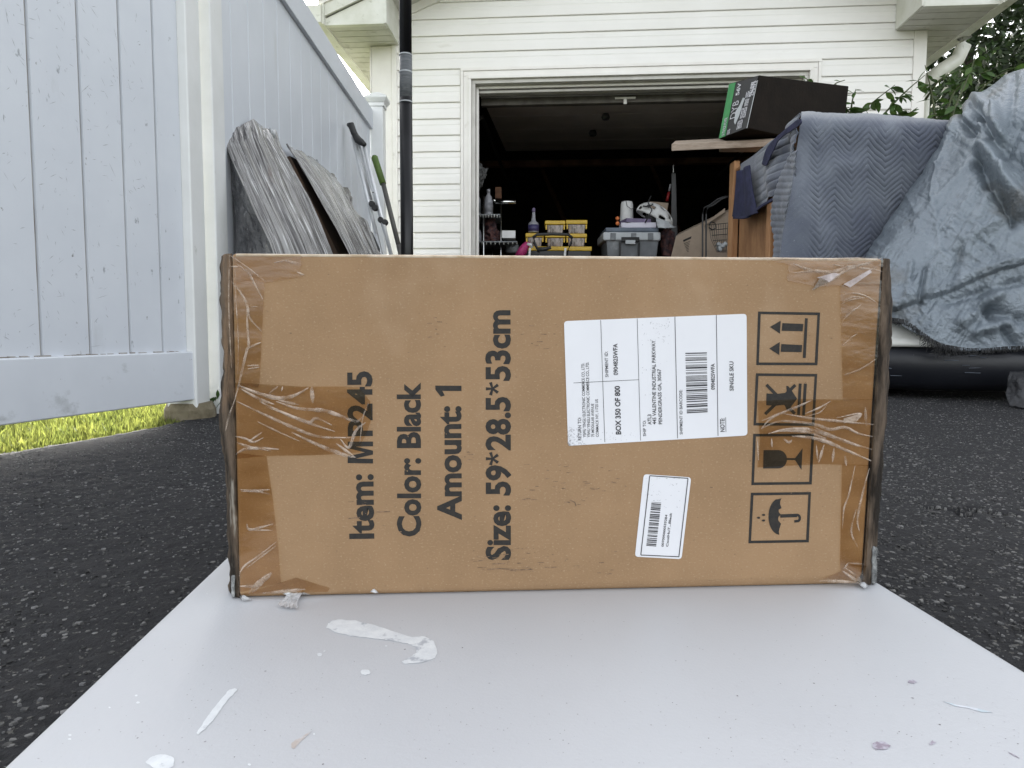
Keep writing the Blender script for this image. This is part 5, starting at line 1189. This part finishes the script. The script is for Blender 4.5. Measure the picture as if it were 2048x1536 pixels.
o = strokes('label_grime', gm, GRIME, .00062, SL2); o['kind'] = 'stuff'

# ---------------------------------------------------------------- things inside the garage
BZ = .93
WK = thing('workbench', 'dark workbench just inside the garage door under the bins and the cooler', 'workbench', (.9, 6.3, 0))
MB().box((-.05, 6.0, BZ-.04), (2.1, 6.8, BZ)).obj('bench_top', DARKWOOD, WK, world=True, bevel=.003)
for x in (0, 2.0):
    for y in (6.05, 6.7): MB().box((x, y, .012), (x+.06, y+.06, BZ-.041)).obj('leg', DARKWOOD, WK, world=True)
def box_px(name, u0, v0, u1, v1, y, dep, m, parent, bev=.004, taper=0, z0=None):
    a = at(u0, v1, y=y); b = at(u1, v0, y=y)
    zz0 = a[2] if z0 is None else z0; tw = taper
    V = [(a[0]+tw, y+tw, zz0), (b[0]-tw, y+tw, zz0), (b[0]-tw, y+dep-tw, zz0), (a[0]+tw, y+dep-tw, zz0), (a[0], y, b[2]), (b[0], y, b[2]), (b[0], y+dep, b[2]), (a[0], y+dep, b[2])]
    return MB().hexa(V).obj(name, m, parent, world=True, bevel=bev)
def bin_(u0, v0, u1, v1, y, lab, z0=None, lidh=9):
    c = at((u0+u1)/2, v1, y=y); t = thing('storage_bin', lab, 'storage bin', (float(c[0]), y+.07, float(c[2])), 0, 'clear bins with yellow lids')
    box_px('bin_body', u0+4, v0+lidh, u1-4, v1, y, .15, CLEARBIN, t, .006, .008, z0)
    box_px('lid', u0, v0, u1, v0+lidh-1, y-.008, .166, YELLOW, t, .006)
    box_px('latch', u0+1, v0+lidh, u0+4, v0+lidh+9, y-.002, .01, YELLOW, t, .001); box_px('latch', u1-4, v0+lidh, u1-1, v0+lidh+9, y-.002, .01, YELLOW, t, .001)
    for k in range(1, 7):
        uu = u0+4+(u1-u0-8)*k/7; box_px('rib', uu-.5, v0+lidh+2, uu+.5, v1-2, y-.004, .006, CLEARBIN, t, 0)
ORG = thing('organizer_case', 'wide flat parts case with a yellow lid under the stacked bins', 'organizer case', (.45, 6.2, BZ))
box_px('case_body', 1044, 501, 1182, 516, 6.15, .34, BLACK_PLASTIC, ORG, .006, 0, BZ+.001); box_px('lid', 1040, 493, 1184, 501, 6.14, .36, YELLOW, ORG, .006)
bin_(1051, 466, 1088, 493, 6.18, 'clear bin with yellow lid under the spray bottle'); bin_(1090, 467, 1131, 493, 6.18, 'middle bin of the lower row of clear yellow lidded bins', None)
bin_(1132, 467, 1174, 493, 6.18, 'clear bin with yellow lid at the right of the lower row'); bin_(1090, 441, 1131, 467, 6.18, 'left one of the two clear yellow lidded bins on top'); bin_(1132, 440, 1175, 467, 6.18, 'right one of the two clear yellow lidded bins on top')
SB = thing('cleaner_bottle', 'grey white bottle with long neck and purple cap standing on a yellow lidded bin', 'bottle', tuple(at(1067, 466, y=6.26)))
q = at(1067, 466, y=6.26); MB().lathe([(.045, .002), (.05, .01), (.05, .075), (.042, .09), (.022, .105), (.017, .15), (.013, .19)], q, 18).obj('bottle_body', BOTTLE, SB, world=True, smooth=True)
MB().lathe([(.051, .012), (.051, .070)], q, 18).obj('label_band', PURPLED, SB, world=True, smooth=True)
MB().lathe([(.015, .185), (.016, .20), (.012, .222)], q, 12).obj('cap', PURPLE, SB, world=True, smooth=True)
HT = thing('cart_handle', 'black loop handle of a cart standing in front of the yellow lidded bins', 'cart handle', (.35, 5.86, 0.012))
P_ = [at(1078, 505, y=5.86), at(1069, 486, y=5.86), at(1067, 474, y=5.86), at(1074, 469, y=5.86), at(1105, 468, y=5.86), at(1136, 469, y=5.86), at(1144, 475, y=5.86), at(1142, 486, y=5.86), at(1134, 505, y=5.86)]
MB().tube([(P_[0][0], 5.86, .02)]+[tuple(p) for p in P_]+[(P_[-1][0], 5.86, .02)], [.010]*2+[.013]*7+[.010]*2, 10).obj('handle_tube', RUBBER, HT, world=True, smooth=True)
MB().tube([at(1074, 499, y=5.85), at(1090, 498, y=5.84), at(1102, 495, y=5.84)], [.02, .018, .012], 8).obj('strap', RUBBER, HT, world=True, smooth=True)
for u in (1060, 1131): MB().tube([at(u, 496, y=5.84), at(u-2, 520, y=5.84)], .010, 6).obj('white_clip', WHITEP, HT, world=True)
PK = thing('pink_cloth', 'pink cloth bundled beside the yellow lidded case', 'cloth', tuple(at(1050, 506, y=5.95)))
MB().tube([at(1038, 516, y=5.95), at(1046, 500, y=5.95), at(1054, 489, y=5.95), at(1061, 487, y=5.95)], [.045, .04, .03, .012], 9).obj('cloth_roll', PINK, PK, world=True, smooth=True)
MB().tube([at(1054, 488, y=5.93), at(1062, 490, y=5.93), at(1064, 496, y=5.93)], [.012, .016, .008], 8).obj('cloth_end', WHITEP, PK, world=True, smooth=True)
# cooler and the pile on it
CO = thing('cooler', 'grey latching tote with light grey lid under the pile of papers', 'tote', (float(at(1265, 500, y=6.1)[0]), 6.3, BZ))
box_px('tote_body', 1212, 479, 1318, 515, 6.10, .40, GREYP, CO, .012, .015, BZ+.001); box_px('lid', 1206, 464, 1322, 481, 6.085, .43, GREYLIGHT, CO, .014)
box_px('lid_top', 1211, 455, 1318, 464, 6.10, .40, BLUEGREY, CO, .010); box_px('latch', 1243, 474, 1279, 483, 6.07, .015, BLACK_PLASTIC, CO, .003); box_px('latch_plate', 1251, 480, 1271, 488, 6.065, .015, GREYLIGHT, CO, .003)
for u in (1238, 1276): box_px('latch_arm', u, 482, u+4, 512, 6.075, .02, BLACK_PLASTIC, CO, .002)
for u in (1221, 1262, 1296): box_px('lid_rib', u, 466, u+11, 480, 6.078, .02, GREYP, CO, .003)
ztop = float(at(1265, 455, y=6.10)[2])
def pile(name, lab, cat, u0, v0, u1, v1, y, dep, m, rz=0):
    a = at(u0, v1, y=y); b = at(u1, v0, y=y); cx, cy = (a[0]+b[0])/2, y+dep/2
    t = thing(name, lab, cat, (float(cx), float(cy), float(a[2])), rz)
    MB().box((-(b[0]-a[0])/2, -dep/2, 0), ((b[0]-a[0])/2, dep/2, b[2]-a[2])).obj('sheets' if 'paper' in name else 'block', m, t, bevel=.002)
    return t
pp = pile('paper_stack', 'thick stack of white paper lying on the grey tote lid', 'paper stack', 1244, 445, 1314, 455, 6.14, .22, PAPER, -.06)
bk_ = pile('book', 'purple covered book lying on the paper stack', 'book', 1248, 437, 1300, 444.6, 6.15, .18, PURPLE, .18)
RL = thing('white_canister', 'rounded white canister standing at the left end of the pile on the tote', 'canister', tuple(at(1254, 445, y=6.30)))
q = at(1253, 454, y=6.33); MB().lathe([(.055, 0), (.062, .01), (.056, .20), (.048, .225), (.02, .232)], q, 22).obj('canister_body', WHITEP, RL, world=True, smooth=True)
MB().tube([at(1252, 402, y=6.26), at(1254, 412, y=6.25), at(1262, 418, y=6.25), at(1272, 416, y=6.25)], .003, 5).obj('cord', RUBBER, RL, world=True, smooth=True)
for i, v in enumerate((437, 447)):
    bm = MB().lathe([(.004, -.018), (.014, -.012), (.0185, 0), (.014, .012), (.004, .018)], at(1235, v, y=6.10), 12); tag(bm.obj('foam_plug', ORANGE, smooth=True), ['upper orange foam ball at the left end of the pile', 'lower orange foam ball touching the tote lid'][i], 'foam ball', 'orange foam balls')
# helmet: vented shell
HM = thing('helmet', 'white vented bicycle helmet with black openings lying tipped on top of the pile', 'helmet', tuple(at(1308, 446, y=6.22)))
hc = at(1306, 434, y=6.24); V = []; F = []; nu, nv = 32, 14
Rm = Matrix.Rotation(R(28), 3, 'Y')
for j in range(nv+1):
    ph = math.pi*.56*j/nv
    for i in range(nu):
        a = 2*math.pi*i/nu; p_ = Vector((.165*math.sin(ph)*math.cos(a)*(1+.08*math.cos(a)), .10*math.sin(ph)*math.sin(a), .105*math.cos(ph))); p_ = Rm @ p_; V.append(tuple(hc+np.array(p_)))
for j in range(nv):
    for i in range(nu):
        front = 17 <= i <= 31
        hole = (3 <= j <= 5 and i % 8 in (1, 2, 3)) or (7 <= j <= 9 and i % 8 in (4, 5, 6)) or (j in (11, 12) and i % 8 in (1, 2))
        if not hole: F.append((j*nu+i, j*nu+(i+1) % nu, (j+1)*nu+(i+1) % nu, (j+1)*nu+i))
o = mo('shell', V, F, WHITEP, HM, True, True); s_ = o.modifiers.new('thickness', 'SOLIDIFY'); s_.thickness = .012; s_.offset = -1
MB().lathe([(.07, -.05), (.075, -.01), (.06, .03), (.02, .06)], hc, 18).obj('liner', RUBBER, HM, world=True, smooth=True)
MB().tube([at(1290, 446, y=6.12), at(1304, 420, y=6.10), at(1296, 405, y=6.12), at(1302, 392, y=6.14)], .006, 6).tube([at(1286, 412, y=6.14), at(1298, 414, y=6.11), at(1306, 408, y=6.12)], .007, 6).obj('chin_strap', RUBBER, HM, world=True, smooth=True)
c_ = thing('crumpled_bag', 'pale grey crumpled plastic hanging over the right end of the pile', 'plastic bag', tuple(at(1325, 452, y=6.1)))
drape('bag_sheet', [[(1312, 436, 6.1), (1325, 440, 6.08), (1340, 444, 6.1)], [(1313, 446, 6.08), (1328, 450, 6.04), (1342, 450, 6.1)], [(1316, 456, 6.06), (1332, 456, 6.03), (1352, 455, 6.1)]], 16, 16, GREYLIGHT, c_, lambda U, V, s, t: .012*fbm(s*4, t*4, 3, 3), .003)
ca = thing('paper_sheet', 'stiff pale card leaning behind the helmet', 'card', tuple(at(1318, 425, y=6.4)))
MB().hexa([at(1296, 430, y=6.40), at(1332, 432, y=6.42), at(1332, 432, y=6.425), at(1296, 430, y=6.405), at(1300, 403, y=6.42), at(1337, 406, y=6.44), at(1337, 406, y=6.445), at(1300, 403, y=6.425)]).obj('card', KRAFT2, ca, world=True)
# tools hanging and clutter to the right
TL_ = thing('hanging_tool', 'black long handled tool with red grip hanging inside the garage', 'hanging tool', tuple(at(1350, 330, y=6.9)))
MB().tube([at(1347, 330, y=6.9), at(1347, 345, y=6.9)], .006, 6).obj('hook', CHROME, TL_, world=True)
MB().hexa([at(1342, 505, y=6.9), at(1356, 505, y=6.9), at(1356, 505, y=6.93), at(1342, 505, y=6.93), at(1343, 346, y=6.9), at(1352, 346, y=6.9), at(1352, 346, y=6.93), at(1343, 346, y=6.93)]).obj('blade', BLACKMETAL, TL_, world=True, bevel=.004)
MB().tube([at(1334, 402, y=6.86), at(1338, 384, y=6.86)], .014, 8).obj('red_grip', RED, TL_, world=True, smooth=True); MB().tube([at(1338, 382, y=6.86), at(1341, 368, y=6.86)], .010, 8).obj('grip_end', BOTTLE, TL_, world=True, smooth=True)
JK = thing('brown_bag', 'brown paper bag between the grey tote and the leaning carton', 'bag', tuple(at(1335, 505, y=6.3)))
drape('bag_front', [[(1322, 462, 6.3), (1334, 458, 6.28), (1348, 466, 6.3)], [(1322, 482, 6.26), (1336, 482, 6.22), (1350, 484, 6.26)], [(1322, 512, 6.24), (1336, 512, 6.2), (1352, 512, 6.24)]], 24, 20, SHELFJUNK, JK, lambda U, V, s, t: .03*fbm(s*4, t*5, 3, 3), .004)
CX = thing('leaning_carton', 'plain pale carton with printed stripe and lines leaning inside the garage door', 'cardboard box', tuple(at(1400, 505, y=6.1)))
q = [at(1338, 530, y=6.0), at(1470, 530, y=5.95), at(1470, 530, y=6.4), at(1338, 530, y=6.45), at(1352, 472, y=6.0), at(1470, 416, y=5.95), at(1475, 410, y=6.4), at(1357, 466, y=6.45)]
MB().hexa(q).obj('carton', KRAFT2, CX, world=True, bevel=.004)
MB().hexa([at(1408, 452, y=5.93), at(1450, 424, y=5.93), at(1450, 424, y=6.0), at(1408, 452, y=6.0), at(1410, 446, y=5.95), at(1450, 416, y=5.95), at(1450, 416, y=6.02), at(1410, 446, y=6.02)]).obj('flap', KRAFT2, CX, world=True)
def cxp(u, v): return at(u, v, y=5.985)
mo('printed_stripe', [cxp(1366, 480), cxp(1367, 483.5), cxp(1405, 467.5), cxp(1404, 463)], [(0, 1, 2, 3)], INK, CX, world=True)
for k in range(7):
    mo('printed_line', [cxp(1368+k, 487+k*2.7), cxp(1368+k, 488+k*2.7), cxp(1396+k*.5, 476+k*2.9), cxp(1396+k*.5, 475+k*2.9)], [(0, 1, 2, 3)], INK, CX, world=True)
WC = thing('wire_basket_cart', 'black wire basket on a tube frame standing beside the pine post', 'wire basket', (float(at(1430, 500, y=5.7)[0]), 5.7, .012))
for du in (0, 7):
    P_ = [at(1405+du, 508, y=5.72), at(1405+du, 430, y=5.72), at(1408+du, 415, y=5.72), at(1420+du, 410, y=5.72), at(1436+du, 398, y=5.72), at(1452+du, 392, y=5.72)]
    MB().tube([(P_[0][0], 5.72, .015)]+[tuple(p) for p in P_], .007, 7).obj('frame_tube', BLACKMETAL, WC, world=True, smooth=True)
wb = MB()
for k in range(9):
    t = k/8; wb.tube([at(1418+t*38, 450-3*t, y=5.66+.02*k), at(1422+t*32, 478, y=5.66+.02*k), at(1434+t*18, 505, y=5.7)], .0022, 4)
for k in range(6):
    t = k/5; wb.tube([at(1418+t*14, 450+t*52, y=5.65), at(1456-t*4, 446+t*56, y=5.80)], .0026, 4)
wb.obj('wire_mesh', BLACKMETAL, WC, world=True)
MB().tube([at(1418, 450, y=5.65), at(1422, 444, y=5.65), at(1430, 446, y=5.68), at(1432, 456, y=5.68), at(1424, 460, y=5.66), at(1418, 455, y=5.65)], .005, 6).obj('latch_ring', BLACKMETAL, WC, world=True)
wcc = MB(); rr_ = random.Random(8)
for k in range(5):
    wcc.lathe([(.004, -.02), (.02, -.008), (.022, .006), (.006, .022)], at(1436+rr_.uniform(0, 14), 486+rr_.uniform(0, 14), y=5.72), 8)
wcc.obj('basket_contents', GREYLIGHT, WC, world=True)
# chrome shelf at the left with bottles
SH = thing('wire_shelf', 'chrome wire shelf unit crowded with bottles just inside the left door jamb', 'shelf', (float(at(980, 500, y=6.2)[0]), 6.2, .012))
for (u, y, v0, r_) in ((967, 6.0, 392, .010), (985, 6.35, 415, .008), (1002, 6.05, 408, .008), (943, 6.3, 470, .007)):
    a = at(u, v0, y=y); MB().tube([(a[0], y, .014), tuple(a)], r_, 10).obj('post', CHROME, SH, world=True, smooth=True)
for (v, u0, u1) in ((428, 938, 1000), (482, 938, 1034)):
    a = at(u0, v, y=6.0); b = at(u1, v, y=6.0); MB().box((a[0], 5.99, a[2]-.012), (b[0], 6.45, a[2])).obj('shelf', GREYP, SH, world=True, bevel=.002)
    sb_ = MB()
    for k in range(12):
        x = a[0]+(b[0]-a[0])*k/11; sb_.tube([(x, 5.985, a[2]-.03), (x, 5.985, a[2]-.001)], .002, 4)
    sb_.obj('wire_edge', CHROME, SH, world=True)
z2 = float(at(980, 428, y=6.0)[2]); z3 = float(at(980, 482, y=6.0)[2])
def bottle(u, y, z, r_, h, lab, trig=None):
    x = float(at(u, 430, y=y)[0]); t = thing('spray_bottle', lab, 'bottle', (x, y, z), 0, 'bottles on the wire shelf')
    MB().lathe([(r_, .001), (r_*1.05, .01), (r_, h*.7), (r_*.8, h*.82), (r_*.38, h*.93), (r_*.36, h)], (0, 0, 0), 18).obj('bottle_body', BOTTLE, t, smooth=True)
    MB().lathe([(r_*1.07, h*.15), (r_*1.07, h*.55)], (0, 0, 0), 18).obj('label_band', BOTTLE if not trig else GREYP, t, smooth=True)
    if trig:
        MB().tube([(0, 0, h), (0, 0, h+.03), (-.03, -.01, h+.045)], [.014, .016, .010], 8).tube([(-.005, 0, h+.02), (-.025, -.005, h+.0)], .005, 6).obj('trigger', trig, t, smooth=True)
    else: MB().lathe([(r_*.42, h), (r_*.42, h+.03)], (0, 0, 0), 12).obj('cap', BOTTLE, t, smooth=True)
bottle(953, 6.12, z2, .036, .20, 'grey bottle with orange trigger on the upper wire shelf', ORANGE); bottle(977, 6.10, z2, .036, .20, 'grey white bottle with plain cap standing on the upper wire shelf')
bottle(955, 6.12, z3, .034, .13, 'squat purple grey bottle on the lower wire shelf')
RG = thing('rag_bundle', 'dark red and grey rags stuffed on the lower wire shelf', 'rags', tuple(at(980, 482, y=6.2)))
drape('rag_heap', [[(968, 436, 6.2), (978, 430, 6.16), (988, 440, 6.2)], [(966, 462, 6.16), (980, 460, 6.08), (994, 462, 6.16)], [(964, 482, 6.14), (984, 482, 6.05), (1006, 482, 6.14)]], 26, 26, SHELFJUNK, RG, lambda U, V, s, t: .05*fbm(s*6, t*7, 9, 3), .004)
WX = pile('white_carton', 'small off white carton at the right end of the lower wire shelf', 'box', 1004, 461, 1031, 476, 6.05, .15, WHITEP); 
TBE = thing('metal_tube', 'short grey metal tube lying across the posts of the wire shelf', 'tube', tuple(at(1012, 404, y=6.0)))
MB().tube([at(991, 404, y=6.0), at(1032, 404, y=6.0)], .017, 14).tube([at(984, 398, y=6.0), at(993, 404, y=6.0)], [.008, .013], 10).obj('tube_body', CHROME, TBE, world=True, smooth=True)
PB = thing('plastic_bag', 'crinkled clear plastic bag hanging above the bottles in the garage corner', 'plastic bag', tuple(at(955, 340, y=6.3)))
drape('bag_sheet', [[(938, 318, 6.35), (955, 326, 6.28), (975, 338, 6.35)], [(938, 335, 6.3), (956, 345, 6.22), (974, 350, 6.3)], [(938, 358, 6.3), (954, 366, 6.24), (968, 360, 6.3)], [(938, 380, 6.35), (950, 384, 6.3), (962, 376, 6.35)]], 40, 36, POLY, PB, lambda U, V, s, t: .03*fbm(s*6, t*6, 5, 4), .002)
tc_ = thing('clutter_box', 'small tan box high on the shelf behind the bottles', 'box', tuple(at(998, 396, y=6.5)))
box_px('box_body', 990, 374, 1003, 397, 6.45, .12, DARKWOOD, tc_, .003)
BL_ = thing('round_container', 'dark round container standing on the lower shelf level by the chrome post', 'container', tuple(at(1026, 505, y=6.2)))
MB().lathe([(.05, 0), (.06, .02), (.06, .07), (.04, .09)], at(1024, 507, y=6.2), 18).obj('container_body', GREYP, BL_, world=True, smooth=True)
